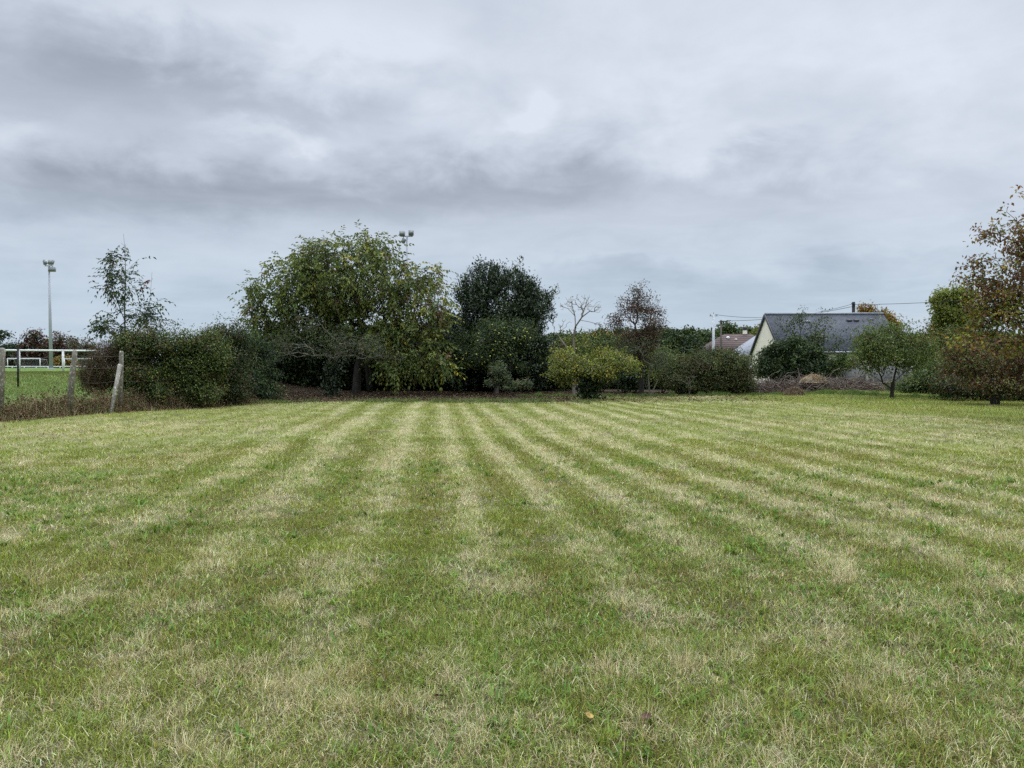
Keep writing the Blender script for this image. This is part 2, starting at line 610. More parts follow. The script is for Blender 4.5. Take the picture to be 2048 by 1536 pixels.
def mown(x, y):
    """How clearly the swathes show."""
    t = x * math.cos(HEAD) - y * math.sin(HEAD)
    a = (0.32 * sstep(-12, -7, t) + 0.68 * sstep(-4.6, -2.6, t)) * (1 - 0.6 * sstep(8.5, 11, t) - 0.4 * sstep(13.0, 16.0, t - (34 - y) * 0.05))
    a = a * (1 - 0.60 * sstep(8.0, 3.5, y))
    return a * (0.25 + 1.25 * fbm(x * 0.5 + 9, y * 0.16, 41, 3))


def lawn_fields(x, y):
    s = swathe(x, y)
    k = mown(x, y)
    n1 = fbm(x * 0.30, y * 0.30, 11, 3)
    n2 = fbm(x * 2.0 + 5, y * 2.0, 21, 3)
    n3 = fbm(x * 6.5, y * 6.5 + 7, 31, 2)
    dry = 0.25 + 0.88 * k * (s - 0.50) + 1.10 * (n2 - 0.5) + 0.95 * (n3 - 0.5) + 0.40 * (n1 - 0.5)
    t = x * math.cos(HEAD) - y * math.sin(HEAD)
    right = sstep(13.5, 17.0, t - (34 - y) * 0.05)       # the darker unmown part at the right
    edge = np.exp(-((t - (34 - y) * 0.05 - 14.6) / 1.3) ** 2) * sstep(14, 24, y)
    dry = dry - 0.30 * right * sstep(0, 2, right) + 0.55 * edge * (n1 + 0.1)
    dry = dry - 0.22 * right
    dry = dry - 0.05 * sstep(8, 3, y)
    lush = np.clip(0.5 + 1.6 * (fbm(x * 0.8 + 40, y * 0.8, 51, 3) - 0.5) - 0.25 * s * k, 0, 1)
    brown = np.clip(0.38 + 0.45 * k * (0.5 - s) + 1.1 * (fbm(x * 0.9 - 20, y * 0.9, 61, 3) - 0.5), 0, 1)
    return np.clip(dry, 0.02, 0.95), lush, brown, s, k, right


def lawn_mean(x, y):
    dry, lush, brown, s, k, right = lawn_fields(x, y)
    g = GREEN * (1 - lush)[:, None] + LUSH * lush[:, None]
    g = g * (1 - 0.5 * brown)[:, None] + OLIVE * (0.5 * brown)[:, None]
    st = STRAW * 0.7 + PALE * 0.3
    return g * (1 - dry)[:, None] + st * dry[:, None]


def dirt_shade_zone(x, y):
    """Bare, leaf-strewn ground beyond the mown edge, carried back to paint in tree shade."""
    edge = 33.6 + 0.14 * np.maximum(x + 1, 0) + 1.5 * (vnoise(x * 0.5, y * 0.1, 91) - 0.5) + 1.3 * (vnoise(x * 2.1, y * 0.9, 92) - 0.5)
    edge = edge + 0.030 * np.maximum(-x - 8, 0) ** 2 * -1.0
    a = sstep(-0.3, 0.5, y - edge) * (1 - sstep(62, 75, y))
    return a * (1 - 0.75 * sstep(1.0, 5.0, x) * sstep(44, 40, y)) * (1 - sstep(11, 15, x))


def build_ground():
    ang_f = np.radians(np.arange(-48, 48.001, 0.14))
    ang_b = np.radians(np.arange(50, 310.1, 4.0))
    ang = np.concatenate([ang_f, ang_b])
    rad = [0.0]
    r = 0.6
    while r < 60:
        rad.append(r)
        r *= 1.018
    while r < 3000:
        rad.append(r)
        r *= 1.09
    rad = np.array(rad[1:])
    A, R = np.meshgrid(ang, rad)
    x, y = (R * np.sin(A)).ravel(), (R * np.cos(A)).ravel()
    z = zt(x, y)
    na, nr = len(ang), len(rad)
    V = np.stack([x, y, z], 1)
    V = np.vstack([V, [[0, 0, zg(0, 0)]]])
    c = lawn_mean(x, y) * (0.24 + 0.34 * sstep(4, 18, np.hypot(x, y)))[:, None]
    far = sstep(38, 60, np.hypot(x, y))[:, None]
    c = c * (1 - far) + np.array((0.085, 0.12, 0.035)) * far
    d = dirt_shade_zone(x, y)[:, None]
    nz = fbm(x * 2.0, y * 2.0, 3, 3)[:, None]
    c = c * (1 - d) + (np.array((0.050, 0.036, 0.024)) * (0.5 + nz)) * d  # dark earth; behind the trees its colour also stands in for their shade
    bank = (sstep(0.3, 2.0, fence_side(x, y)) * (1 - sstep(32, 36, y) * sstep(-20, -16, x)))[:, None]
    c = c * (1 - bank) + np.array((0.105, 0.165, 0.040)) * (0.7 + 0.6 * nz) * bank
    soil = sstep(0.66, 0.74, fbm(x * 2.6 + 3, y * 2.6, 95, 3))[:, None] * (1 - far)
    c = c * (1 - 0.5 * soil) + np.array((0.070, 0.058, 0.034)) * 0.5 * soil
    c = np.vstack([c, [[0.1, 0.13, 0.05]]])
    i, j = np.meshgrid(np.arange(nr - 1), np.arange(na), indexing='ij')
    j2 = (j + 1) % na
    q = np.stack([i * na + j, i * na + j2, (i + 1) * na + j2, (i + 1) * na + j], -1).reshape(-1, 4)[:, ::-1]
    tri = np.stack([np.full(na, na * nr), (np.arange(na) + 1) % na, np.arange(na)], 1)[:, ::-1]
    flat = np.concatenate([q.ravel(), tri.ravel()])
    lt = np.concatenate([np.full(len(q), 4), np.full(len(tri), 3)])
    # q was wound clockwise seen from above after the flip test below
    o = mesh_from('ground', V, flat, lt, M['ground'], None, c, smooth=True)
    me = o.data
    if me.polygons[0].normal.z < 0:
        me.flip_normals()
    return tag(o, 'mown meadow ground with pale and dark mowing stripes', 'ground', kind='structure')


def blades(x, y, h, w, lean, az, col, segs=2, curl=0.6, z0=None):
    """Grass blades: narrow curved strips. Returns verts, flat faces, loop totals, colours."""
    n = len(x)
    z = zt(x, y) if z0 is None else z0
    az2 = az + np.random.uniform(-0.9, 0.9, n)              # facing of the flat side
    sx, sy = np.cos(az2), np.sin(az2)
    dx, dy = np.cos(az), np.sin(az)
    V, C = [], []
    ts = np.linspace(0, 1, segs + 1)
    for t in ts:
        a = lean * (0.35 + curl * t)
        hor = h * t * np.sin(a)
        ver = h * t * np.cos(a)
        wid = w * (1 - t) ** 0.7 * 0.5 if t < 1 else 0 * w
        cx_, cy_, cz_ = x + dx * hor, y + dy * hor, z - 0.004 + ver
        shade = 0.90 + 0.2 * t
        if t < 1:
            V.append(np.stack([cx_ - sy * wid, cy_ + sx * wid, cz_], 1))
            V.append(np.stack([cx_ + sy * wid, cy_ - sx * wid, cz_], 1))
            C += [col, col]
        else:
            V.append(np.stack([cx_, cy_, cz_], 1))
            C.append(col)
    k = len(V)
    V = np.stack(V, 1).reshape(-1, 3)
    C = np.stack(C, 1).reshape(-1, 3)
    base = (np.arange(n) * k)[:, None]
    fl, lt = [], []
    pats = []
    for s in range(segs - 1):
        pats.append([2 * s, 2 * s + 1, 2 * s + 3, 2 * s + 2])
    pats.append([2 * segs - 2, 2 * segs - 1, 2 * segs])
    row = np.concatenate([np.array(p) for p in pats])
    lens = [len(p) for p in pats]
    flat = (base + row[None, :]).ravel()
    lt = np.tile(np.array(lens), n)
    return V, flat, lt, C


def join_parts(parts):
    Vs, Fs, Ls, Cs = [], [], [], []
    off = 0
    for (V, f, l, c) in parts:
        Vs.append(V)
        Fs.append(f + off)
        Ls.append(l)
        Cs.append(c)
        off += len(V)
    return np.vstack(Vs), np.concatenate(Fs), np.concatenate(Ls), np.vstack(Cs)


def wedge(n, r0, r1, half=44):
    r = np.sqrt(np.random.uniform(r0 * r0, r1 * r1, n))
    a = np.radians(np.random.uniform(-half, half, n))
    return r * np.sin(a), r * np.cos(a)


def vary(c, s=0.18, hue=0.06):
    n = len(c)
    return np.clip(c * np.exp(np.random.normal(0, s, (n, 1))) * (1 + np.random.normal(0, hue, (n, 3))), 0.004, 0.85)


def build_grass():
    np.random.seed(7)
    parts = []

    def zone(n, r0, r1, hmul, wmul, segs):
        x, y = wedge(n, r0, r1)
        if r1 < 20:                                        # the meadow goes on to both sides of the view
            dens = n / (0.768 * (r1 * r1 - r0 * r0)) * (0.4 if r1 < 5 else 0.6)
            ya, yb = (0.2 if r1 < 5 else r0 * 0.72), r1 * 0.72
            mn = int(dens * (yb - ya) * 9.0)
            my = np.random.uniform(ya, yb, mn)
            mx = np.random.choice([-1.0, 1.0], mn) * (my * 0.955 + np.random.uniform(0, 4.5, mn))
            x, y = np.concatenate([x, mx]), np.concatenate([y, my])
            n = len(x)
        keep = (fence_side(x, y) < 0.5) & (np.random.rand(n) > dirt_shade_zone(x, y) * 0.93) & (y < 47 + 0.1 * x)
        soil = sstep(0.66, 0.73, fbm(x * 2.6 + 3, y * 2.6, 95, 3))
        keep &= np.random.rand(n) > soil * 0.5
        x, y = x[keep], y[keep]
        n = len(x)
        dry, lush, brown, s, k, right = lawn_fields(x, y)
        u = np.random.rand(n)
        isdry = u < dry
        g = GREEN * (1 - lush)[:, None] + LUSH * lush[:, None]
        ol = np.random.rand(n) < brown * 0.65
        g[ol] = OLIVE
        br = np.random.rand(n) < 0.10 * brown
        g[br] = BROWN
        st = np.where((np.random.rand(n) < 0.35 + 0.3 * s * k)[:, None], PALE[None, :], STRAW[None, :])
        col = np.where(isdry[:, None], st, g)
        col = vary(col, 0.34, 0.07)
        tuft = fbm(x * 4.0, y * 4.0, 13, 2)
        h = (0.026 + 0.056 * tuft ** 1.6 + 0.010 * np.random.randn(n)) * hmul
        h = np.clip(h * (1 + 0.25 * isdry), 0.012, 0.16)
        h = h * (1 + 0.5 * right)
        w = np.random.uniform(0.0022, 0.0042, n) * wmul
        w = w * np.where(isdry, 0.75, 1.15)
        lean = np.abs(np.random.normal(0.75, 0.45, n)) + 0.25 * isdry
        az = np.random.uniform(0, 2 * math.pi, n)
        # the mower laid alternate swathes towards and away from the photographer
        lay = (s - 0.5) * k
        az = np.where(np.random.rand(n) < np.abs(lay) * 0.9, np.where(lay > 0, 1.57, -1.57) - HEAD + np.random.normal(0, 0.7, n), az)
        parts.append(blades(x, y, h, w, lean, az, col, segs))

    zone(140000, 2.0, 4.6, 1.0, 1.5, 2)
    zone(210000, 4.6, 8.5, 1.0, 1.9, 2)
    zone(270000, 8.5, 17.0, 1.0, 3.0, 2)
    zone(420000, 17.0, 50.0, 1.1, 5.0, 1)

    # cut straw lying flat on the sward
    def straw(n, r0, r1, wm, lm):
        x, y = wedge(n, r0, r1)
        dry, lush, brown, s, k, right = lawn_fields(x, y)
        keep = (np.random.rand(n) < 0.12 + 0.8 * dry ** 1.5) & (fence_side(x, y) < 0.3) & (dirt_shade_zone(x, y) < 0.5)
        x, y = x[keep], y[keep]
        n = len(x)
        col = vary(np.where((np.random.rand(n) < 0.25)[:, None], np.array((0.22, 0.155, 0.09)), np.array((0.52, 0.45, 0.27))), 0.28, 0.05)
        h = np.random.uniform(0.05, 0.15, n) * lm
        parts.append(blades(x, y, h, np.random.uniform(0.0016, 0.003, n) * wm, np.random.uniform(1.25, 1.75, n), np.random.uniform(0, 6.28, n), col, 2, 0.55,
                            zt(x, y) + np.random.uniform(0.006, 0.04, n)))

    straw(46000, 2.0, 5.5, 0.9, 0.8)
    straw(55000, 5.5, 11.0, 1.3, 0.85)
    straw(60000, 11.0, 24.0, 3.0, 1.2)

    # tussocks of longer pale grass
    def tussock(n, r0, r1, per, wm):
        cx_, cy_ = wedge(n, r0, r1)
        dry = lawn_fields(cx_, cy_)[0]
        keep = (np.random.rand(n) < 0.12 + dry) & (fence_side(cx_, cy_) < 0)
        cx_, cy_ = cx_[keep], cy_[keep]
        n = len(cx_)
        gr = np.random.rand(n)
        x = np.repeat(cx_, per) + np.random.normal(0, 0.035, n * per)
        y = np.repeat(cy_, per) + np.random.normal(0, 0.035, n * per)
        base = np.where((gr < 0.72)[:, None], STRAW[None, :], np.where((gr < 0.86)[:, None], OLIVE[None, :] * 1.2, GREEN[None, :]))
        col = vary(np.repeat(base, per, 0), 0.2, 0.05)
        size = np.repeat(np.random.uniform(0.6, 1.35, n), per)
        h = np.random.uniform(0.06, 0.13, n * per) * size
        az = np.arctan2(y - np.repeat(cy_, per), x - np.repeat(cx_, per)) + np.random.normal(0, 0.5, n * per)
        parts.append(blades(x, y, h, np.random.uniform(0.002, 0.0035, n * per) * wm, np.abs(np.random.normal(0.8, 0.4, n * per)), az, col, 2))

    tussock(420, 2.2, 7.0, 60, 1.0)
    tussock(900, 7.0, 16.0, 34, 1.9)

    # broad-leaved weeds: plantain, dandelion and clover leaves among the grass
    def weeds(n, r0, r1, per, size):
        cx_, cy_ = wedge(n, r0, r1)
        lush = lawn_fields(cx_, cy_)[1]
        keep = (np.random.rand(n) < lush) & (fence_side(cx_, cy_) < 0)
        cx_, cy_ = cx_[keep], cy_[keep]
        n = len(cx_)
        x = np.repeat(cx_, per) + np.random.normal(0, 0.02, n * per)
        y = np.repeat(cy_, per) + np.random.normal(0, 0.02, n * per)
        c0 = np.where((np.random.rand(n) < 0.5)[:, None], np.array((0.115, 0.200, 0.034)), np.array((0.190, 0.265, 0.050)))
        col = vary(np.repeat(c0, per, 0), 0.16, 0.05)
        sz = np.repeat(np.random.uniform(0.6, 1.4, n), per) * size
        h = np.random.uniform(0.05, 0.10, n * per) * sz
        parts.append(blades(x, y, h, np.random.uniform(0.010, 0.019, n * per) * sz, np.random.uniform(0.7, 1.35, n * per),
                            np.random.uniform(0, 6.28, n * per), col, 2))

    weeds(4200, 2.1, 6.5, 7, 0.75)
    weeds(2600, 6.5, 13.0, 8, 1.15)
    V, f, l, c = join_parts(parts)
    o = mesh_from('grass', V, f, l, M['grass'], None, c)
    return tag(o, 'short mown meadow grass, green with dry straw swathes', 'grass', kind='stuff')


build_ground()
build_grass()

# ------------------------------------------------------------------ trees and shrubs
LEAF_N, LEAF_S = 1.15, 1.55


def unit(v):
    return v / np.maximum(np.linalg.norm(v, axis=-1, keepdims=True), 1e-9)


def grow(roots, tips, lam=0.35, step=0.35, arch=0.10, jit=0.06, gravity=0.35, rng=None):
    """Join every twig tip to the nearest sensible point of the growing skeleton."""
    rng = rng or np.random.default_rng(1)
    cap = len(roots) + len(tips) * 40 + 100
    P = np.zeros((cap, 3))
    par = np.full(cap, -1, int)
    pl = np.zeros(cap)
    n = 0
    for ci, line in enumerate(roots):
        for k, p in enumerate(line):
            P[n] = p
            if k == 0 and ci:
                dd = np.linalg.norm(P[:n] - p, axis=1)
                jn = int(np.argmin(dd))
                if dd[jn] < 0.6:
                    par[n] = jn
                    pl[n] = pl[jn]
            if k:
                par[n] = n - 1
                pl[n] = pl[n - 1] + np.linalg.norm(P[n] - P[n - 1])
            n += 1
    base = np.array([c[-1] for c in roots]).mean(0)
    order = np.argsort(np.linalg.norm(tips - base, axis=1))
    tipn = np.zeros(len(tips), int)
    for ti in order:
        t = tips[ti]
        dv = P[:n] - t
        cost = np.sqrt((dv * dv).sum(1)) + lam * pl[:n] + gravity * np.maximum(0, dv[:, 2])
        j = int(np.argmin(cost))
        p0 = P[j].copy()
        L = np.linalg.norm(t - p0)
        k = int(max(1, min(36, math.ceil(L / step))))
        mid = (p0 + t) / 2 + np.array((0, 0, arch * L)) + rng.normal(0, 0.08 * L, 3)
        last = j
        for q in range(1, k + 1):
            u = q / k
            p = (1 - u) ** 2 * p0 + 2 * u * (1 - u) * mid + u * u * t
            if q < k:
                p = p + rng.normal(0, jit * min(step, L), 3)
            P[n] = p
            par[n] = last
            pl[n] = pl[last] + np.linalg.norm(p - P[last])
            last = n
            n += 1
        tipn[ti] = last
    return P[:n], par[:n], tipn


def radii(par, tipn, r_tip, r_base, n0):
    n = len(par)
    cnt = np.zeros(n)
    np.add.at(cnt, tipn, 1)
    for i in range(n - 1, -1, -1):
        if par[i] >= 0:
            cnt[par[i]] += cnt[i]
    cnt = np.maximum(cnt, 0.5)
    e = min(0.40, math.log(max(r_base / r_tip, 1.05)) / math.log(max(cnt.max(), 2.0)))
    r = r_tip * np.maximum(cnt, 1) ** e
    # the lowest metre or so thickens into the bole
    d = np.zeros(n)
    for i in range(n):
        d[i] = 0 if par[i] < 0 else d[par[i]] + 1
    main = (cnt > 0.30 * cnt.max()) & (np.arange(n) < n0)
    return np.where(main, np.maximum(r, r_base * np.exp(-d / 14.0)), r)


def wood_mesh(name, P, par, r, mat, parent, min_r=0.0):
    kids = np.where((par >= 0) & (r >= min_r))[0]
    parts_v, parts_f = [], []
    off = 0
    for lo, hi, sides in ((0.03, 99, 9), (0.0, 0.03, 4)):
        k = kids[(r[kids] >= lo) & (r[kids] < hi)]
        if len(k) == 0:
            continue
        A, B = P[par[k]], P[k]
        ra = np.minimum(r[par[k]], r[k] * 1.6)
        rb = r[k]
        ax = unit(B - A)
        ref = np.where((np.abs(ax[:, 2]) < 0.9)[:, None], np.array((0, 0, 1.0)), np.array((1.0, 0, 0)))
        s = unit(np.cross(ax, ref))
        t = np.cross(s, ax)
        B = B + ax * (rb * 0.25)[:, None]
        rb = rb * 0.96
        an = 2 * np.pi * np.arange(sides) / sides
        ring = s[:, None, :] * np.cos(an)[None, :, None] + t[:, None, :] * np.sin(an)[None, :, None]
        VA = A[:, None, :] + ring * ra[:, None, None]
        VB = B[:, None, :] + ring * rb[:, None, None]
        V = np.concatenate([VA, VB], 1).reshape(-1, 3)
        q = np.arange(sides)
        quad = np.stack([q, (q + 1) % sides, (q + 1) % sides + sides, q + sides], 1)
        f = (np.arange(len(k)) * 2 * sides)[:, None, None] + quad[None]
        parts_v.append(V)
        parts_f.append(f.reshape(-1) + off)
        off += len(V)
    flat = np.concatenate(parts_f)
    return mesh_from(name, np.vstack(parts_v), flat, np.full(len(flat) // 4, 4), mat, parent, None, smooth=True)


def leaf_verts(c, d, nrm, l, w, col, fold=0.18):
    s = unit(np.cross(d, nrm))
    nn = np.cross(s, d)
    l, w = l[:, None], w[:, None]
    a = c
    tip = c + d * l - nn * l * 0.12
    m1 = c + d * l * 0.45 + s * w * 0.5 + nn * w * fold
    m2 = c + d * l * 0.45 - s * w * 0.5 + nn * w * fold
    V = np.stack([a, m1, tip, m2], 1).reshape(-1, 3)
    b = (np.arange(len(c)) * 4)[:, None]
    f = (b + np.array([0, 1, 2, 0, 2, 3])[None]).reshape(-1)
    lt = np.full(len(c) * 2, 3)
    return V, f, lt, np.repeat(col, 4, 0)


def blob_points(blobs, n, rng, shell=0.45):
    """Points through a union of soft ellipsoids given as (px, py, rx, ry, distance, depth radius)."""
    E = []
    for (px, py, rx, ry, d, rd) in blobs:
        E.append((W(px, py, d), rx * d / F, rd, ry * d / F))
    vol = np.array([(e[1] * e[2] * e[3]) ** 0.80 for e in E])
    pick = rng.choice(len(E), n, p=vol / vol.sum())
    C = np.array([e[0] for e in E])[pick]
    R = np.array([[e[1], e[2], e[3]] for e in E])[pick]
    u = unit(rng.normal(0, 1, (n, 3)))
    r = rng.random(n) ** shell
    r = r * (1 + rng.normal(0, 0.05, n))
    return C + u * r[:, None] * R, unit(u * R)


def clear_of_ground(p, lift=0.12):
    g = zt(p[:, 0], p[:, 1])
    p[:, 2] = np.maximum(p[:, 2], g + lift)
    return p


def foliage(tips, out, n_leaf, cr, leaf, palette, rng, droop=0.5, style='simple', upright=0.0, zone=None, flat=0.8, clump=0.6, spread=0.9):
    """Leaf clusters round the tips; palette is [(rgb, weight)...]; zone(p) may return weights per tip."""
    nt = len(tips)
    pal = np.array([p[0] for p in palette])
    wt = np.array([p[1] for p in palette], float)
    wt /= wt.sum()
    if zone is not None:
        Wt = np.maximum(zone(tips), 1e-6) * wt[None]
        Wt /= Wt.sum(1, keepdims=True)
    else:
        Wt = np.repeat(wt[None], nt, 0)
    cum = np.cumsum(Wt, 1)
    cnt = np.maximum(1, rng.poisson(n_leaf * LEAF_N, nt))
    leaf = (leaf[0] * LEAF_S, leaf[1] * LEAF_S)
    idx = np.repeat(np.arange(nt), cnt)
    n = len(idx)
    tipcol = (rng.random(nt)[:, None] > cum).sum(1).clip(0, len(pal) - 1)
    leafcol = (rng.random(n)[:, None] > cum[idx]).sum(1).clip(0, len(pal) - 1)
    use_tip = rng.random(n) < clump
    ci = np.where(use_tip, tipcol[idx], leafcol)
    bright = np.exp(rng.normal(0, 0.16, nt))[idx]
    if style == 'pinnate':
        # compound leaves: leaflets in pairs along a drooping stalk
        m = 7
        rd = unit(out[idx] * 0.6 + rng.normal(0, spread, (n, 3)) + np.array((0, 0, -droop + 0.25)))
        o = tips[idx] + rng.normal(0, 1, (n, 3)) * np.array((cr, cr, cr * flat))
        L = leaf[0] * 3.0 * rng.uniform(0.75, 1.2, n)
        k = np.tile(np.arange(m), n)
        ii = np.repeat(np.arange(n), m)
        u = (k // 2 + 1.0) / (m // 2 + 1.0)
        u = np.where(k == m - 1, 1.0, u * 0.95)
        side = np.where(k == m - 1, 0.0, np.where(k % 2 == 0, 1.0, -1.0))
        D = rd[ii]
        S = unit(np.cross(D, np.array((0, 0, 1.0)) + 0 * D))
        pos = o[ii] + D * (L[ii] * u)[:, None] + np.array((0, 0, -1.0)) * (0.25 * L[ii] * u * u)[:, None]
        d = unit(D * 0.75 + S * side[:, None] * 0.8 + np.array((0, 0, -droop * 0.8)) + rng.normal(0, 0.25, (n * m, 3)))
        nrm = unit(np.array((0, 0, 1.0)) + rng.normal(0, 0.5, (n * m, 3)))
        col = pal[ci][ii] * bright[ii][:, None]
        l = leaf[0] * rng.uniform(0.75, 1.2, n * m)
        w = leaf[1] * rng.uniform(0.8, 1.15, n * m)
        return leaf_verts(pos, d, nrm, l, w, np.clip(col * np.exp(rng.normal(0, 0.12, (n * m, 1))), 0.003, 0.8))
    pos = tips[idx] + rng.normal(0, 1, (n, 3)) * np.array((cr, cr, cr * flat))
    d = unit(out[idx] * 0.5 + rng.normal(0, spread, (n, 3)) + np.array((0, 0, -droop + upright)))
    nrm = unit(np.array((0, 0, 1.0)) + out[idx] * 0.3 + rng.normal(0, 0.55, (n, 3)))
    l = leaf[0] * rng.uniform(0.65, 1.25, n)
    w = leaf[1] * rng.uniform(0.7, 1.2, n)
    col = pal[ci] * bright[:, None]
    col = np.clip(col * np.exp(rng.normal(0, 0.16, (n, 1))), 0.003, 0.8)
    return leaf_verts(pos, d, nrm, l, w, col)


def gaps(p, scale, thr, rng):
    """Eat airy holes into a set of points with a coarse 3-D noise."""
    a = vnoise(p[:, 0] / scale, p[:, 2] / scale + p[:, 1] / scale * 0.37, int(rng.integers(1, 9999)))
    b = vnoise(p[:, 1] / scale + 40, p[:, 2] / scale - p[:, 0] / scale * 0.41, int(rng.integers(1, 9999)))
    return (a + b) * 0.5 > thr


def plant(name, label, cat, base, roots, blobs, n_tips, n_leaf, leaf, palette, seed, r_tip=0.006, r_base=0.15, cr=0.22, bark='bark',
          lmat='leaf', group=None, droop=0.5, style='simple', upright=0.0, zone=None, shell=0.45, gap=(1.2, 0.36), lam=0.35,
          step=0.4, arch=0.10, jit=0.10, sprigs=0, sprig_len=0.5, flat=0.8, clump=0.6, trunk_name='trunk', crown_name='crown',
          leaf_share=1.0, spread=0.9, gravity=0.35, lift=0.12):
    rng = np.random.default_rng(seed)
    root = thing(name, label, cat, base, group)
    tips, out = blob_points(blobs, n_tips, rng, shell)
    if gap:
        k = gaps(tips, gap[0], gap[1], rng)
        tips, out = tips[k], out[k]
    if sprigs:
        # shoots that stand proud of the outline
        pick = rng.choice(len(tips), sprigs)
        hi = tips[pick] + unit(out[pick] + np.array((0, 0, 0.9)) + rng.normal(0, 0.25, (sprigs, 3))) * rng.uniform(0.4, 1.0, sprigs)[:, None] * sprig_len
        tips = np.vstack([tips, hi])
        out = np.vstack([out, out[pick]])
    tips = clear_of_ground(tips, lift)
    P, par, tipn = grow(roots, tips, lam, step, arch, jit, gravity, rng)
    r = radii(par, tipn, r_tip, r_base, len(roots[0]))
    wood_mesh(trunk_name, P, par, r, M[bark], root)
    if n_leaf > 0:
        sel = rng.random(len(tips)) < leaf_share
        V, f, lt, c = foliage(tips[sel], out[sel], n_leaf, cr, leaf, palette, rng, droop, style, upright, zone, flat, clump, spread)
        V = clear_of_ground(V, 0.02)
        mesh_from(crown_name, V, f, lt, M[lmat], root, c)
    return root, P, par, r, tips, out, rng


def G(px, d):
    """Ground point under a pixel column at distance d."""
    p = W(px, 780, d)
    p[2] = zg(p[0], p[1])
    return p


def chain(*pts):
    """A trunk line through points, subdivided."""
    res = [np.array(pts[0], float)]
    for a, b in zip(pts[:-1], pts[1:]):
        a, b = np.array(a, float), np.array(b, float)
        k = max(1, int(np.linalg.norm(b - a) / 0.35))
        for q in range(1, k + 1):
            res.append(a + (b - a) * q / k)
    return res


def stems(px, d, n, spread, h, rng):
    g = G(px, d)
    res = []
    for k in range(n):
        b = g - np.array((0, 0, 0.05))
        res.append(chain(b, b + np.array((rng.normal(0, spread), rng.normal(0, spread * 0.6), h))))
    return g, res


def bush(name, label, px, d, blobs, n_tips, n_leaf, leaf, palette, seed, nst=5, spread=0.5, h=0.5, cat='shrub', **kw):
    rng = np.random.default_rng(seed + 500)
    g, st = stems(px, d, nst, spread, h, rng)
    kw.setdefault('r_base', 0.05)
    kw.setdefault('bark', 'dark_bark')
    kw.setdefault('gap', (0.9, 0.30))
    kw.setdefault('trunk_name', 'stems')
    kw.setdefault('crown_name', 'foliage')
    return plant(name, label, cat, g, st, blobs, n_tips, n_leaf, leaf, palette, seed, **kw)


OLIVE_L = (0.132, 0.156, 0.036)
MID_L = (0.080, 0.115, 0.029)
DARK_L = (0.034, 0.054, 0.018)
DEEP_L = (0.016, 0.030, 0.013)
YELLOW_L = (0.338, 0.273, 0.042)
YGREEN_L = (0.230, 0.237, 0.042)
RUST_L = (0.182, 0.077, 0.029)
BROWN_L = (0.105, 0.059, 0.031)
REDDARK_L = (0.078, 0.039, 0.029)
GREYG_L = (0.078, 0.096, 0.054)

# --- dark shrubs that close the view under and behind the big trees
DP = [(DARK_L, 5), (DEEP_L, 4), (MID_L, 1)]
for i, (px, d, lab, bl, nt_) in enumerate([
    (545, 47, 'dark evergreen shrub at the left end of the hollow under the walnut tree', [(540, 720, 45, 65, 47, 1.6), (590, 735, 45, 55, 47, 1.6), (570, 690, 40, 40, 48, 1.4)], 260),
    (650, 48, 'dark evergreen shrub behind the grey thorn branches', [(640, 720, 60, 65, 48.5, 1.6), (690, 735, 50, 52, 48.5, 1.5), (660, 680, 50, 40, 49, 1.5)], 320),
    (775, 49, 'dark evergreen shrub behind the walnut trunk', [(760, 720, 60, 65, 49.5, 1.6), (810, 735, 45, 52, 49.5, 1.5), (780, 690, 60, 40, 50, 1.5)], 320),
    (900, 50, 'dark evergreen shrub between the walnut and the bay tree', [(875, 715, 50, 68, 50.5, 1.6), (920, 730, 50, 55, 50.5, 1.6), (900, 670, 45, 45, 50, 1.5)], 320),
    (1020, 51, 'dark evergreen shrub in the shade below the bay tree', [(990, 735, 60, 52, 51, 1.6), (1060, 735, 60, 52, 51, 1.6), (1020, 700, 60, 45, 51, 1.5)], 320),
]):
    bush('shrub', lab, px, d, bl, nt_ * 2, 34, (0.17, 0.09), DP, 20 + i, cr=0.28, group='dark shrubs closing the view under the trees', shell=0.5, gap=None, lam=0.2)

# --- walnut: wide dome, drooping compound leaves
for i, px in enumerate(range(480, 1340, 78)):  # added dense row, shuts out light from the open horizon behind
    bush('hedge_shrub', 'dark shrub of the added light-blocking back row behind the big trees', px, 55, [(px, 730, 58, 45, 55, 1.5), (px + 25, 700, 45, 28, 55.5, 1.4), (px - 20, 752, 50, 30, 54.5, 1.4)], 420, 34, (0.19, 0.10), DP, 200 + i,
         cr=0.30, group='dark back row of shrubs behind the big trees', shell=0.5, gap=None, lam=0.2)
b = G(712, 44)
wt = chain(b - np.array((0, 0, 0.1)), W(715, 735, 44), W(722, 700, 44), W(726, 670, 44))


def walnut_zone(t):
    px = CX + F * t[:, 0] / t[:, 1]
    k = (sstep(740, 880, px) * sstep(2.6, 4.2, t[:, 2]) + 0.25 * sstep(820, 900, px))[:, None]
    return np.hstack([1 - 0.55 * k, 1 - 0.3 * k, 0.6 + 0.8 * k, 0.3 + 0.8 * k, 0.4 + 1.0 * k])


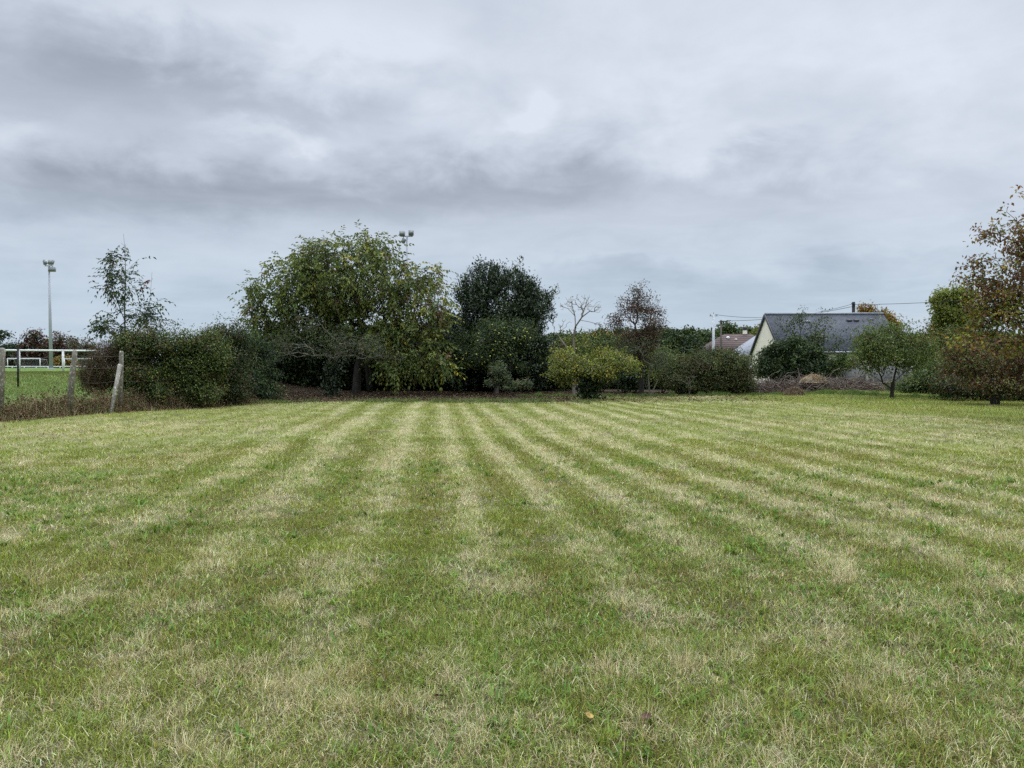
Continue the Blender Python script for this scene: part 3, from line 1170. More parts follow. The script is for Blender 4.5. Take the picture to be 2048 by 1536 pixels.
plant('walnut_tree', 'wide domed walnut tree, tallest on the far edge, olive leaves yellowing on its right', 'tree', b, [wt],
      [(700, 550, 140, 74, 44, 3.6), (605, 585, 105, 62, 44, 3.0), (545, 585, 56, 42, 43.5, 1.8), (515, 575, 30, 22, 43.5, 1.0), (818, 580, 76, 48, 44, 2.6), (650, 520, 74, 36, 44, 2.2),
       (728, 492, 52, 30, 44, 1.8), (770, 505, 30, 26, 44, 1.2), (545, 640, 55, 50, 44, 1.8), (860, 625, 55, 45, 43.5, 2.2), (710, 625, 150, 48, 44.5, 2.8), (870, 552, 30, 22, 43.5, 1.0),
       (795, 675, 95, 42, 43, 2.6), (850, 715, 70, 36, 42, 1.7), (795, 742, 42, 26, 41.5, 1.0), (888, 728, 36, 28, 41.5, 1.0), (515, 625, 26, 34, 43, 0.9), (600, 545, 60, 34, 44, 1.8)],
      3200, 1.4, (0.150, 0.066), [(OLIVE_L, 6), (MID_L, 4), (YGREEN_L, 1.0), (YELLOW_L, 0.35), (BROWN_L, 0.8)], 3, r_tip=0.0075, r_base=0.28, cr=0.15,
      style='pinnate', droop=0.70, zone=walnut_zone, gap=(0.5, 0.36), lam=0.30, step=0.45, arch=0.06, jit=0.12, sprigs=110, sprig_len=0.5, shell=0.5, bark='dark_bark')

# --- a second, bare stem standing in the dark
b = G(741, 45.5)
o = thing('bare_tree', 'slim bare trunk standing alone in the shade right of the walnut trunk', 'tree', b)
mb = MB()
mb.tube([b - np.array((0, 0, 0.1)), W(737, 760, 45.5), W(735, 735, 45.5), W(733, 705, 45.5), W(736, 670, 45.5)], 0.17, 10, 0.11)
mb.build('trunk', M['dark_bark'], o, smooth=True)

# --- thorn under the walnut: grey bare twigs, few leaves, ivy on the stem
b = G(668, 40.5)
r_, P_, par_, rr_, tips_, out_, rng_ = plant(
    'thorn_tree', 'half-dead thorn tree of drooping grey twigs spread below the walnut dome', 'tree', b,
    [chain(b - np.array((0, 0, 0.1)), W(664, 755, 40.5), W(672, 720, 40.5), W(678, 690, 40.5))],
    [(575, 690, 62, 34, 39.3, 1.6), (640, 665, 75, 38, 39.3, 1.7), (720, 690, 70, 32, 39, 1.7), (770, 705, 45, 25, 39, 1.2), (545, 710, 40, 20, 39, 1.0), (680, 705, 90, 22, 38.8, 1.5), (600, 645, 55, 24, 40, 1.2)],
    1000, 8, (0.060, 0.030), [(GREYG_L, 2), (MID_L, 3), (DARK_L, 5), (BROWN_L, 1)], 31, r_tip=0.0065, r_base=0.15, cr=0.17, bark='grey_twig', droop=0.4,
    gap=(1.0, 0.42), arch=0.10, jit=0.22, step=0.28, leaf_share=0.75, shell=0.6)
iv = np.array([W(664 + rng_.normal(0, 8), rng_.uniform(725, 788), 40.5 + rng_.normal(0, 0.3)) for _ in range(170)])
V, f, lt, c = foliage(iv, unit(rng_.normal(0, 1, iv.shape)), 9, 0.10, (0.085, 0.07), [(DARK_L, 3), (DEEP_L, 2)], rng_)
mesh_from('ivy', V, f, lt, M['glossy_leaf'], r_, c)

# --- bay tree: upright dark glossy sprays
b = G(1012, 47.5)
plant('bay_tree', 'tall dense dark evergreen tree with upright sprays right of the walnut', 'tree', b,
      [chain(b - np.array((0, 0, 0.1)), W(1010, 740, 47.5), W(1008, 690, 47.5), W(1006, 640, 47.5))],
      [(1000, 615, 80, 72, 47.5, 2.4), (1062, 650, 48, 66, 47.5, 2.0), (950, 605, 40, 50, 47.5, 1.4), (1088, 690, 26, 66, 47, 1.2), (1000, 690, 100, 60, 47.5, 2.6), (940, 690, 55, 60, 47.5, 1.8),
       (975, 560, 42, 34, 47.5, 1.3), (1030, 572, 40, 36, 47.5, 1.2), (1086, 592, 22, 34, 47.5, 0.8), (1060, 600, 34, 38, 47.5, 1.0), (1075, 740, 34, 40, 46.5, 1.2), (925, 740, 40, 40, 47, 1.2), (930, 580, 18, 26, 47.5, 0.6), (1012, 595, 40, 44, 47.5, 1.4), (1045, 620, 30, 40, 47.5, 1.2)],
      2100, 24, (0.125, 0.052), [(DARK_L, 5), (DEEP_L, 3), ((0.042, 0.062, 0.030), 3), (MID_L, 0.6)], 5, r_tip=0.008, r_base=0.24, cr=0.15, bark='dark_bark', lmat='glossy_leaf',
      droop=0.0, upright=0.75, gap=(1.1, 0.28), arch=-0.05, flat=1.3, sprigs=110, sprig_len=0.75, shell=0.5, spread=0.6)

# --- apple tree in front of it, with fruit
b = G(992, 43)
r_, P_, par_, rr_, tips_, out_, rng_ = plant(
    'apple_tree', 'mid-green apple tree dotted with yellow apples in front of the bay tree', 'tree', b,
    [chain(b - np.array((0, 0, 0.1)), W(996, 755, 43), W(1004, 720, 43))],
    [(980, 680, 60, 42, 43, 1.9), (1030, 695, 52, 42, 43, 1.8), (930, 700, 30, 32, 43.5, 1.1), (985, 715, 45, 22, 42.5, 1.3), (1035, 662, 36, 26, 43.3, 1.2)],
    620, 24, (0.095, 0.052), [(MID_L, 2), (DARK_L, 8), (OLIVE_L, 0.4)], 6, r_tip=0.006, r_base=0.16, cr=0.22, gap=(1.0, 0.36), droop=0.45, sprigs=30)


def ball_mesh(name, r, mat):
    mb = MB()
    vs, fs = [(0, 0, -r * 0.9)], []
    rings, seg = 5, 8
    for i in range(1, rings):
        a = math.pi * i / rings
        for k in range(seg):
            t = 2 * math.pi * k / seg
            vs.append((r * math.sin(a) * math.cos(t), r * math.sin(a) * math.sin(t), -r * 0.93 * math.cos(a)))
    vs.append((0, 0, r * 0.78))
    for k in range(seg):
        fs.append((0, 1 + (k + 1) % seg, 1 + k))
        fs.append((len(vs) - 1, 1 + (rings - 2) * seg + k, 1 + (rings - 2) * seg + (k + 1) % seg))
    for i in range(rings - 2):
        for k in range(seg):
            a, bb = 1 + i * seg + k, 1 + i * seg + (k + 1) % seg
            fs.append((a, bb, bb + seg, a + seg))
    mb.add(vs, fs)
    me = mb.build(name, mat, None, smooth=True)
    return me


apple = ball_mesh('apple', 0.042, M['apple'])
fr = tips_[(tips_[:, 1] < 42.9)]
fr = fr[rng_.permutation(len(fr))[:70]]
for i, p in enumerate(fr):
    a = apple if i == 0 else apple.copy()
    if i:
        COL.objects.link(a)
    a.parent = r_
    a.location = tuple(float(v) for v in (p + np.array((rng_.normal(0, .08), -0.32, rng_.normal(-0.08, 0.08))) - np.array(r_.location)))
    s = float(rng_.uniform(0.8, 1.2))
    a.scale = (s, s, s)

# --- pale dead tree, bare branches against the sky
b = G(1150, 47)
plant('dead_tree', 'bare dead tree with pale crooked branches against the sky', 'tree', b,
      [chain(b - np.array((0, 0, 0.1)), W(1150, 720, 47), W(1146, 675, 47), W(1151, 655, 47)),
       chain(W(1151, 655, 47), W(1150, 632, 47.1), W(1144, 612, 47.2), W(1141, 594, 47.2)), chain(W(1151, 653, 46.9), W(1164, 634, 46.7), W(1180, 622, 46.5), W(1198, 625, 46.4)),
       chain(W(1150, 632, 47.1), W(1136, 617, 47.3), W(1121, 612, 47.4)), chain(W(1164, 634, 46.7), W(1170, 614, 46.6), W(1179, 590, 46.6)), chain(W(1180, 622, 46.5), W(1192, 606, 46.3)), chain(W(1160, 640, 46.8), W(1180, 644, 46.5), W(1202, 650, 46.4))],
      [(1140, 602, 16, 14, 47.2, 0.5), (1174, 600, 16, 15, 46.6, 0.5), (1122, 612, 8, 9, 47.4, 0.3), (1196, 615, 12, 13, 46.4, 0.4), (1156, 598, 12, 12, 47, 0.5), (1195, 648, 14, 6, 46.4, 0.3), (1160, 615, 30, 12, 47, 0.6)],
      230, 0, (0.05, 0.03), [(OLIVE_L, 1)], 8, r_tip=0.006, r_base=0.13, bark='pale_wood', arch=0.05, jit=0.35, step=0.2, gap=None, shell=0.6, lam=0.12)
b = G(1148, 41)
plant('dead_tree', 'leaning dead stem with thin twigs rising out of the yellow-green tree', 'tree', b,
      [chain(b - np.array((0, 0, 0.1)), W(1146, 745, 41), W(1143, 715, 41), W(1131, 692, 41), W(1119, 676, 41))],
      [(1112, 655, 7, 18, 41, 0.3), (1137, 645, 8, 18, 41, 0.4), (1124, 650, 6, 12, 41, 0.3), (1105, 640, 5, 8, 41, 0.2)],
      26, 0, (0.05, 0.03), [(OLIVE_L, 1)], 9, r_tip=0.006, r_base=0.08, bark='pale_wood', arch=0.05, jit=0.30, step=0.22, gap=None)

# --- bushes between dead tree and hawthorn
bush('shrub', 'olive green bush behind the dead tree', 1135, 51, [(1130, 715, 45, 40, 51, 1.5), (1160, 690, 30, 20, 51, 1.2), (1110, 745, 40, 35, 51, 1.4)], 380, 22, (0.10, 0.055),
     [(MID_L, 3), (OLIVE_L, 4), (YGREEN_L, 1), (BROWN_L, 0.6)], 41, sprigs=20)
bush('shrub', 'orange-brown bush top showing between dead tree and hawthorn', 1200, 56, [(1200, 690, 34, 26, 56, 1.2), (1225, 700, 30, 30, 56, 1.2)], 240, 20, (0.11, 0.06),
     [((0.21, 0.095, 0.020), 4), (YELLOW_L, 1.5), (BROWN_L, 2)], 42)
bush('shrub', 'yellow-green bush standing behind the small yellow-green tree', 1205, 47, [(1195, 715, 50, 36, 47.5, 1.6), (1230, 690, 25, 22, 48, 1.0), (1190, 755, 45, 25, 47.5, 1.3)], 340, 20, (0.10, 0.055),
     [(OLIVE_L, 2), (MID_L, 4), (DARK_L, 2), (YELLOW_L, 0.3)], 43, sprigs=20)

# --- small yellow-green tree with ivy-clad trunk
b = G(1182, 37.5)
r_, P_, par_, rr_, tips_, out_, rng_ = plant(
    'yellowing_tree', 'low spreading yellow-green tree with an ivy-clad trunk, alone before the dark shrubs', 'tree', b,
    [chain(b - np.array((0, 0, 0.1)), W(1180, 770, 37.5), W(1186, 745, 37.5))],
    [(1125, 722, 34, 26, 37.3, 1.1), (1175, 712, 42, 16, 37.5, 1.2), (1232, 722, 38, 20, 37.5, 1.1), (1112, 742, 22, 15, 37, 0.7), (1205, 738, 42, 17, 37, 1.1), (1258, 735, 18, 14, 37.3, 0.6),
     (1150, 740, 30, 14, 37, 0.9), (1140, 760, 20, 10, 37, 0.5)],
    560, 14, (0.080, 0.044), [((0.175, 0.200, 0.036), 5), (OLIVE_L, 4), ((0.32, 0.25, 0.05), 1.3), (MID_L, 1.5)], 10, r_tip=0.006, r_base=0.14, cr=0.15, droop=0.4, gap=(0.8, 0.36), sprigs=50, sprig_len=0.3, flat=0.7)
iv = np.array([W(1180 + rng_.normal(0, 11), y_, 37.4 + rng_.normal(0, 0.28)) for y_ in rng_.uniform(735, 796, 300)])
iv = clear_of_ground(iv)
V, f, lt, c = foliage(iv, unit(rng_.normal(0, 1, iv.shape)), 10, 0.09, (0.08, 0.07), [(DARK_L, 4), (DEEP_L, 2), (MID_L, 1)], rng_)
mesh_from('ivy', clear_of_ground(V, 0.02), f, lt, M['glossy_leaf'], r_, c)

# --- dwarf leaning tree
b = G(1032, 39)
plant('dwarf_tree', 'stunted grey-green tree leaning left on a bent stem at the lawn edge', 'tree', b,
      [chain(b - np.array((0, 0, 0.08)), W(1022, 783, 39), W(1008, 772, 39), W(1000, 760, 39))],
      [(996, 742, 17, 17, 39, 0.5), (985, 765, 15, 11, 39, 0.45), (1024, 771, 22, 9, 38.8, 0.5), (1050, 769, 15, 9, 38.9, 0.4), (1008, 755, 14, 12, 39, 0.5)],
      230, 16, (0.065, 0.036), [(GREYG_L, 5), (MID_L, 3), (BROWN_L, 0.6)], 11, r_tip=0.005, r_base=0.06, cr=0.09, step=0.2, gap=(0.5, 0.36), droop=0.2, sprigs=25, sprig_len=0.2)

# --- hawthorn: dark reddish crown
b = G(1284, 42.5)
plant('hawthorn_tree', 'dark hawthorn with thin reddish-brown crown right of the dead tree', 'tree', b,
      [chain(b - np.array((0, 0, 0.1)), W(1283, 750, 42.5), W(1280, 715, 42.5), W(1276, 680, 42.5), W(1270, 650, 42.5))],
      [(1265, 612, 36, 28, 42.5, 1.3), (1288, 640, 36, 32, 42.5, 1.3), (1238, 642, 26, 24, 42.5, 0.9), (1316, 622, 12, 14, 42.5, 0.5), (1270, 672, 42, 30, 42.5, 1.4), (1272, 586, 16, 14, 42.5, 0.6), (1300, 662, 26, 26, 42.5, 1.0), (1272, 705, 42, 24, 42.3, 1.2), (1245, 670, 24, 22, 42.5, 0.8)],
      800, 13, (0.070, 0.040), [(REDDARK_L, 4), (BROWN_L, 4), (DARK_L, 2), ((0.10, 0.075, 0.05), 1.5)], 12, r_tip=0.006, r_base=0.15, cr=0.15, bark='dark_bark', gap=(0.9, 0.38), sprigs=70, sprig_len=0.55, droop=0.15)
bush('shrub', 'grey-green tangle of lichen twigs hanging below the hawthorn crown', 1300, 41, [(1290, 705, 36, 32, 41.3, 1.0), (1320, 720, 30, 28, 41, 0.9), (1250, 700, 25, 25, 41.5, 0.8), (1330, 700, 26, 12, 40.8, 0.6)],
     360, 10, (0.06, 0.03), [(GREYG_L, 4), (MID_L, 3), (DARK_L, 2)], 44, bark='grey_twig', r_tip=0.008, jit=0.25, h=1.0)
bush('shrub', 'brighter olive bush between hawthorn trunk and big dark bush', 1322, 46, [(1320, 735, 28, 40, 46, 1.1), (1345, 715, 22, 26, 46, 0.9)], 260, 18, (0.09, 0.05), [(OLIVE_L, 5), (YGREEN_L, 2), (MID_L, 3)], 45)
bush('shrub', 'dark low undergrowth left of the hawthorn trunk', 1245, 46, [(1240, 760, 40, 22, 46, 1.2), (1265, 750, 24, 28, 46, 1.0)], 240, 20, (0.10, 0.055), DP, 46)

# --- big dark bush right of centre
bush('shrub', 'big rounded dark olive bush in front of the brown-roofed house', 1425, 44.5,
     [(1420, 742, 72, 38, 44.5, 2.0), (1378, 748, 42, 36, 44.5, 1.5), (1468, 742, 36, 38, 44.5, 1.6), (1440, 718, 42, 16, 44.5, 1.3), (1400, 768, 70, 16, 44, 1.8), (1465, 768, 40, 14, 44, 1.5)],
     1500, 34, (0.085, 0.036), [((0.070, 0.082, 0.026), 5), (DARK_L, 3), (OLIVE_L, 2), (BROWN_L, 1)], 47, sprigs=120, sprig_len=0.4, cr=0.2, nst=9)
bush('bare_twigs', 'thin bare pale sapling in front of the big dark bush', 1378, 42, [(1378, 755, 20, 18, 42, 0.4), (1345, 750, 10, 16, 42, 0.3)], 40, 0, (0.05, 0.03), [(OLIVE_L, 1)], 48,
     cat='sapling', nst=2, spread=0.15, bark='grey_twig', r_tip=0.006, r_base=0.02, jit=0.2, gap=None)

# --- shrub and low growth in front of the slate-roofed house
bush('shrub', 'dense dark green shrub in front of the cream house, below the airy one', 1580, 48.5,
     [(1562, 718, 44, 30, 48.5, 1.3), (1612, 722, 44, 30, 48.5, 1.4), (1540, 738, 28, 20, 48.3, 1.0), (1590, 745, 60, 18, 48.3, 1.4), (1585, 695, 26, 22, 48.6, 0.9)],
     900, 22, (0.115, 0.064), [(DARK_L, 6), (MID_L, 2), (DEEP_L, 2)], 49, nst=8, sprigs=40, sprig_len=0.4, gap=(0.9, 0.33), cr=0.17)
bush('shrub', 'tall airy grey-green shrub with the slate roof showing through it', 1625, 49.6,
     [(1600, 662, 30, 26, 49.6, 1.0), (1645, 660, 36, 26, 49.6, 1.1), (1662, 688, 26, 20, 49.6, 0.9), (1572, 672, 20, 30, 49.6, 0.8), (1620, 690, 40, 26, 49.6, 1.1), (1600, 640, 14, 10, 49.6, 0.5)],
     420, 9, (0.100, 0.055), [(MID_L, 4), (DARK_L, 4), (GREYG_L, 3), (OLIVE_L, 1), ((0.20, 0.20, 0.17), 0.6)], 56, nst=5, h=2.0, sprigs=50, sprig_len=0.6, gap=(0.8, 0.40), cr=0.17)
bush('shrub', 'low green shrub before the cream wall, right of the tall dark shrub', 1665, 49, [(1665, 735, 24, 16, 48.8, 0.7), (1690, 722, 22, 14, 49.2, 0.7), (1640, 745, 20, 16, 48.6, 0.6)], 220, 14, (0.10, 0.055),
     [(MID_L, 4), (DARK_L, 4), (OLIVE_L, 1)], 50)

# --- open orchard tree
b = G(1784, 38.5)


def orchard_zone(t):
    px = CX + F * t[:, 0] / t[:, 1]
    k = (sstep(1790, 1850, px) * sstep(2.6, 3.6, t[:, 2]) + 0.6 * sstep(1725, 1695, px))[:, None]
    return np.hstack([1 - 0.8 * np.clip(k, 0, 1), 1 - 0.8 * np.clip(k, 0, 1), 1 + 0 * k, 0.08 + 2.4 * k])


plant('orchard_tree', 'small open green orchard tree with reddish top sprays, right of the slate roof', 'tree', b,
      [chain(b - np.array((0, 0, 0.1)), W(1784, 780, 38.5), W(1786, 765, 38.5)), chain(W(1786, 765, 38.5), W(1793, 735, 38.5), W(1795, 705, 38.5)), chain(W(1784, 778, 38.5), W(1765, 765, 38.3), W(1742, 748, 38.2)), chain(W(1786, 765, 38.5), W(1812, 742, 38.7), W(1835, 732, 38.8))],
      [(1770, 685, 58, 28, 38.5, 1.5), (1735, 690, 32, 28, 38.5, 1.1), (1822, 690, 36, 26, 38.5, 1.1), (1785, 715, 62, 20, 38.3, 1.5), (1725, 665, 18, 14, 38.5, 0.6), (1790, 662, 34, 16, 38.5, 0.9), (1845, 690, 18, 18, 38.5, 0.6), (1720, 715, 22, 16, 38.5, 0.7), (1742, 738, 26, 14, 38.3, 0.8), (1825, 728, 34, 16, 38.3, 0.9), (1858, 705, 18, 20, 38.5, 0.6)],
      760, 11, (0.095, 0.040), [((0.110, 0.145, 0.036), 5), (MID_L, 3), (OLIVE_L, 2), ((0.15, 0.055, 0.035), 1.4)], 13, r_tip=0.004, r_base=0.10, cr=0.18, bark='dark_bark', gap=(0.8, 0.40), sprigs=90, sprig_len=0.8, droop=0.7,
      zone=orchard_zone, clump=0.8)

# --- bushes closing the right side
bush('shrub', 'green bramble bush at the foot of the block wall, behind the orchard tree', 1845, 43, [(1840, 765, 38, 20, 43, 1.2), (1870, 750, 30, 32, 43.5, 1.2), (1800, 772, 30, 12, 43, 0.9)], 420, 18, (0.085, 0.05), [(MID_L, 4), (DARK_L, 3), (OLIVE_L, 2)], 51, sprigs=25)
bush('shrub', 'bush with a yellow patch left of the rust-red tree', 1872, 47, [(1870, 725, 28, 40, 47, 1.2), (1895, 700, 26, 40, 47, 1.2), (1855, 740, 14, 12, 46.5, 0.5)], 360, 18, (0.10, 0.055), [(MID_L, 4), (DARK_L, 3), (YGREEN_L, 0.7), (RUST_L, 0.8)], 52)
bush('shrub', 'tall dark hedge bush behind the rust-red tree', 2000, 40, [(1960, 745, 60, 42, 40, 1.6), (2040, 740, 60, 46, 40, 1.6), (2110, 735, 60, 50, 39, 1.6), (2000, 700, 60, 30, 41, 1.4)], 620, 20, (0.11, 0.06),
     [(DARK_L, 3), (BROWN_L, 3), (MID_L, 2), (REDDARK_L, 2)], 53)

bush('shrub', 'low dark undergrowth beneath the rust-brown tree', 1960, 35.5, [(1925, 775, 40, 22, 35.5, 1.0), (1995, 772, 45, 26, 35.5, 1.0), (2065, 770, 45, 30, 35, 1.0), (1890, 770, 24, 20, 36.5, 0.8)], 520, 18, (0.08, 0.045),
     [(DARK_L, 4), (BROWN_L, 3), (MID_L, 1.5), (DEEP_L, 2)], 55, sprigs=20)
b = G(1990, 31.5)
plant('rust_tree', 'low spreading rust-brown tree with short double trunk near the right edge', 'tree', b,
      [chain(b + np.array((-0.06, 0, -0.1)), W(1986, 790, 31.5), W(1970, 765, 31.5)), chain(b + np.array((0.12, 0, -0.1)), W(2000, 788, 31.5), W(2018, 760, 31.5))],
      [(1960, 728, 55, 36, 31.5, 1.3), (2012, 722, 50, 40, 31.5, 1.3), (1920, 745, 34, 30, 31.5, 0.9), (2065, 730, 50, 40, 31.5, 1.2), (1925, 700, 32, 22, 31.7, 0.8), (1985, 765, 70, 16, 31.3, 1.4), (1905, 768, 26, 18, 31.5, 0.7), (1990, 690, 60, 22, 31.8, 1.1), (1945, 772, 40, 14, 31.2, 0.9), (2040, 770, 45, 16, 31.2, 0.9), (1900, 715, 18, 22, 31.8, 0.6), (2090, 700, 40, 40, 32, 1.0)],
      1050, 14, (0.075, 0.036), [(BROWN_L, 5), (RUST_L, 1.4), (REDDARK_L, 2), (OLIVE_L, 3.0), (MID_L, 2)], 14, r_tip=0.005, r_base=0.13, cr=0.16, bark='dark_bark', gap=(0.8, 0.33), sprigs=60, sprig_len=0.35, droop=0.4)

# --- big autumn walnut leaning in at the right edge
b = G(2230, 21.5)


def autumn_zone(t):
    k = sstep(3.9, 2.6, t[:, 2])[:, None]
    return np.hstack([1 - 0.6 * k, 1 - 0.4 * k, 0.5 + 2.2 * k, 0.6 + 1.0 * k, 0.4 + 1.5 * k])


plant('autumn_tree', 'tall half-bare walnut with brown and gold leaves reaching in from the right edge', 'tree', b,
      [chain(b - np.array((0, 0, 0.1)), W(2215, 740, 21.5), W(2190, 660, 21.5), W(2170, 580, 21.5))],
      [(2055, 490, 50, 66, 21.5, 1.2), (2000, 565, 44, 38, 21.5, 1.0), (2080, 600, 70, 60, 21.5, 1.4), (1990, 640, 42, 34, 21.3, 0.9), (2045, 650, 60, 40, 21.5, 1.2), (2120, 480, 90, 90, 21.5, 1.6), (1992, 470, 22, 18, 21.5, 0.5),
       (1950, 560, 18, 10, 21.5, 0.4), (2056, 415, 36, 40, 21.5, 0.8), (2040, 385, 16, 16, 21.5, 0.4), (2160, 640, 90, 60, 21.5, 1.5), (2250, 500, 100, 110, 21.5, 1.8), (1965, 525, 20, 12, 21.5, 0.4), (1930, 625, 16, 14, 21.3, 0.4), (1940, 675, 34, 26, 21.3, 0.7), (1962, 470, 18, 14, 21.5, 0.4), (1990, 425, 22, 14, 21.5, 0.4), (1940, 530, 20, 10, 21.5, 0.4), (1920, 556, 12, 7, 21.5, 0.3), (2030, 385, 24, 16, 21.5, 0.5), (1975, 600, 40, 30, 21.4, 0.8), (1995, 690, 45, 22, 21.3, 0.8), (2030, 610, 50, 50, 21.5, 1.0), (2060, 680, 50, 24, 21.3, 0.8)],
      2100, 8.5, (0.085, 0.040), [((0.150, 0.090, 0.046), 6.5), (RUST_L, 1.0), (OLIVE_L, 3.4), ((0.24, 0.17, 0.025), 2.4), (YGREEN_L, 0.8)], 15, r_tip=0.0055, r_base=0.24, cr=0.12, bark='dark_bark', droop=0.35, zone=autumn_zone,
      gap=(0.8, 0.36), sprigs=110, sprig_len=0.45, step=0.3, jit=0.14, arch=0.04, clump=0.7)

# --- trees behind the houses
b = G(1902, 88)
plant('poplar_tree', 'tall round yellow-green tree behind the autumn walnut', 'tree', b, [chain(b, W(1902, 690, 88), W(1900, 640, 88))],
      [(1902, 612, 36, 38, 88, 2.3), (1895, 655, 30, 40, 88, 2.2), (1920, 645, 36, 45, 88, 2.2), (1882, 600, 16, 18, 88, 1.0), (1925, 595, 20, 20, 88, 1.2)], 800, 20, (0.20, 0.13),
      [((0.175, 0.200, 0.048), 5), (OLIVE_L, 3), (YGREEN_L, 3), (MID_L, 1)], 16, r_tip=0.012, r_base=0.3, cr=0.32, gap=(1.6, 0.34), sprigs=50, sprig_len=0.6, upright=0.3)
b = G(1762, 72)
plant('orange_tree', 'orange-leaved tree peeping over the right end of the slate roof', 'tree', b, [chain(b, W(1762, 700, 72), W(1762, 660, 72))],
      [(1762, 640, 22, 20, 72, 1.3), (1735, 622, 18, 9, 72, 0.9), (1778, 660, 18, 26, 72, 1.2), (1755, 675, 30, 30, 72, 1.4)], 330, 18, (0.17, 0.10), [((0.20, 0.105, 0.022), 4), (YELLOW_L, 2), (OLIVE_L, 2), (RUST_L, 2)], 17,
      r_tip=0.010, r_base=0.2, cr=0.24, gap=(1.2, 0.36), sprigs=24, sprig_len=0.5)
b = G(1518, 108)
plant('poplar_tree', 'small yellow-green tree top beside the left slope of the cream gable', 'tree', b, [chain(b, W(1518, 700, 108), W(1518, 680, 108))],
      [(1516, 668, 9, 14, 108, 1.0), (1520, 690, 10, 20, 108, 1.0)], 140, 16, (0.22, 0.14), [(OLIVE_L, 3), (YGREEN_L, 2)], 18, r_tip=0.012, r_base=0.2, cr=0.3, gap=None)
b = G(1455, 150)
plant('tree', 'dark round tree standing above the far woods behind the wooden pole', 'tree', b, [chain(b, W(1455, 710, 150), W(1455, 685, 150))],
      [(1452, 665, 20, 20, 150, 2.5), (1462, 680, 16, 20, 150, 2.4)], 330, 18, (0.34, 0.20), [(DARK_L, 4), (MID_L, 4)], 19, r_tip=0.016, r_base=0.3, cr=0.5, gap=(2.0, 0.35), sprigs=24, sprig_len=1.0)


def build_woods():
    """The far wood reads as one mass."""
    rng = np.random.default_rng(77)
    T, O = [], []
    for px in np.arange(1040, 2120, 17):
        d = 185 + rng.normal(0, 7)
        top = 662 + rng.normal(0, 4) + 10 * sstep(1500, 1700, px) + 14 * sstep(1240, 1100, px)
        c = W(px + rng.normal(0, 5), top + 22, d)
        rx, rz = rng.uniform(1.8, 3.2), 22 * d / F
        n = 120
        u = unit(rng.normal(0, 1, (n, 3)))
        u[:, 1] = -np.abs(u[:, 1])
        T.append(c + u * np.array((rx, rx, rz)) * rng.uniform(0.85, 1.08, (n, 1)))
        O.append(u)
        c2 = c - np.array((0, 0, rz * 1.2))
        T.append(c2 + u * np.array((rx * 1.1, rx, rz)) * rng.uniform(0.85, 1.05, (n, 1)))
        O.append(u)
    T, O = np.vstack(T), np.vstack(O)
    T = clear_of_ground(T)
    V, f, lt, c = foliage(T, O, 16, 0.55, (0.46, 0.30), [((0.040, 0.060, 0.026), 4), (MID_L, 3), (OLIVE_L, 1.2), (DARK_L, 3)], rng, clump=0.8)
    return tag(mesh_from('far_woods', V, f, lt, M['leaf'], None, c), 'far dark green wood along the horizon behind the houses', 'woods', kind='stuff')


build_woods()

# --- left: trees beyond the pitch
for i, (px, d, lab, nm, bl, pal, nt_, nl) in enumerate([
    (8, 190, 'dark evergreen tree at the far left beyond the pitch', 'evergreen_tree', [(8, 690, 26, 26, 190, 3.5), (-20, 680, 26, 24, 190, 3.2), (22, 705, 20, 24, 190, 3), (5, 715, 30, 20, 190, 3)], [(DARK_L, 5), ((0.035, 0.055, 0.03), 4)], 420, 18),
    (75, 180, 'brown autumn tree left of the tall floodlight mast', 'autumn_tree', [(72, 685, 22, 24, 180, 2.6), (62, 705, 26, 26, 180, 2.8), (90, 710, 22, 24, 180, 2.5), (60, 720, 30, 14, 180, 2.5)], [(REDDARK_L, 4), (BROWN_L, 3), (DARK_L, 2)], 330, 13),
    (122, 178, 'thin brown autumn tree right of the tall floodlight mast', 'autumn_tree', [(118, 690, 24, 24, 178, 2.6), (138, 708, 22, 22, 178, 2.4), (112, 715, 26, 18, 178, 2.4)], [(REDDARK_L, 4), (BROWN_L, 3), (DARK_L, 1.5)], 260, 10),
    (165, 170, 'nearly bare greyish tree between the mast and the ash sapling', 'bare_tree', [(160, 692, 24, 22, 170, 2.4), (180, 705, 22, 22, 170, 2.2), (150, 712, 16, 16, 170, 1.8)], [(BROWN_L, 3), (GREYG_L, 4)], 220, 5),
]):
    b = G(px, d)
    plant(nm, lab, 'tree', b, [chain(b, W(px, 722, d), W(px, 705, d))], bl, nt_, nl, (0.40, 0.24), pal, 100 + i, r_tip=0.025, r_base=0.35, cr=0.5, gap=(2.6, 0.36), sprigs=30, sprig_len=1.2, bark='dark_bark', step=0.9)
bush('shrub', 'small orange bush behind the pitch railing', 130, 160, [(128, 724, 14, 9, 160, 1.4), (145, 728, 10, 7, 160, 1.2)], 110, 18, (0.36, 0.22), [((0.20, 0.11, 0.02), 3), (OLIVE_L, 2)], 54, cr=0.4, gap=None)


def build_far_hedge():
    rng = np.random.default_rng(78)
    px = rng.uniform(-60, 260, 1500)
    T = np.array([W(p, rng.uniform(716, 737) + 2 * math.sin(p * 0.11), 196 + rng.normal(0, 1.0)) for p in px])
    T = clear_of_ground(T)
    V, f, lt, c = foliage(T, unit(rng.normal(0, 1, T.shape)), 10, 0.45, (0.42, 0.26), [(DARK_L, 4), (BROWN_L, 2), (DEEP_L, 3)], rng)
    return tag(mesh_from('hedge', V, f, lt, M['leaf'], None, c, loc=tuple(G(100, 196))), 'low dark hedge closing the far side of the pitch', 'hedge')


build_far_hedge()

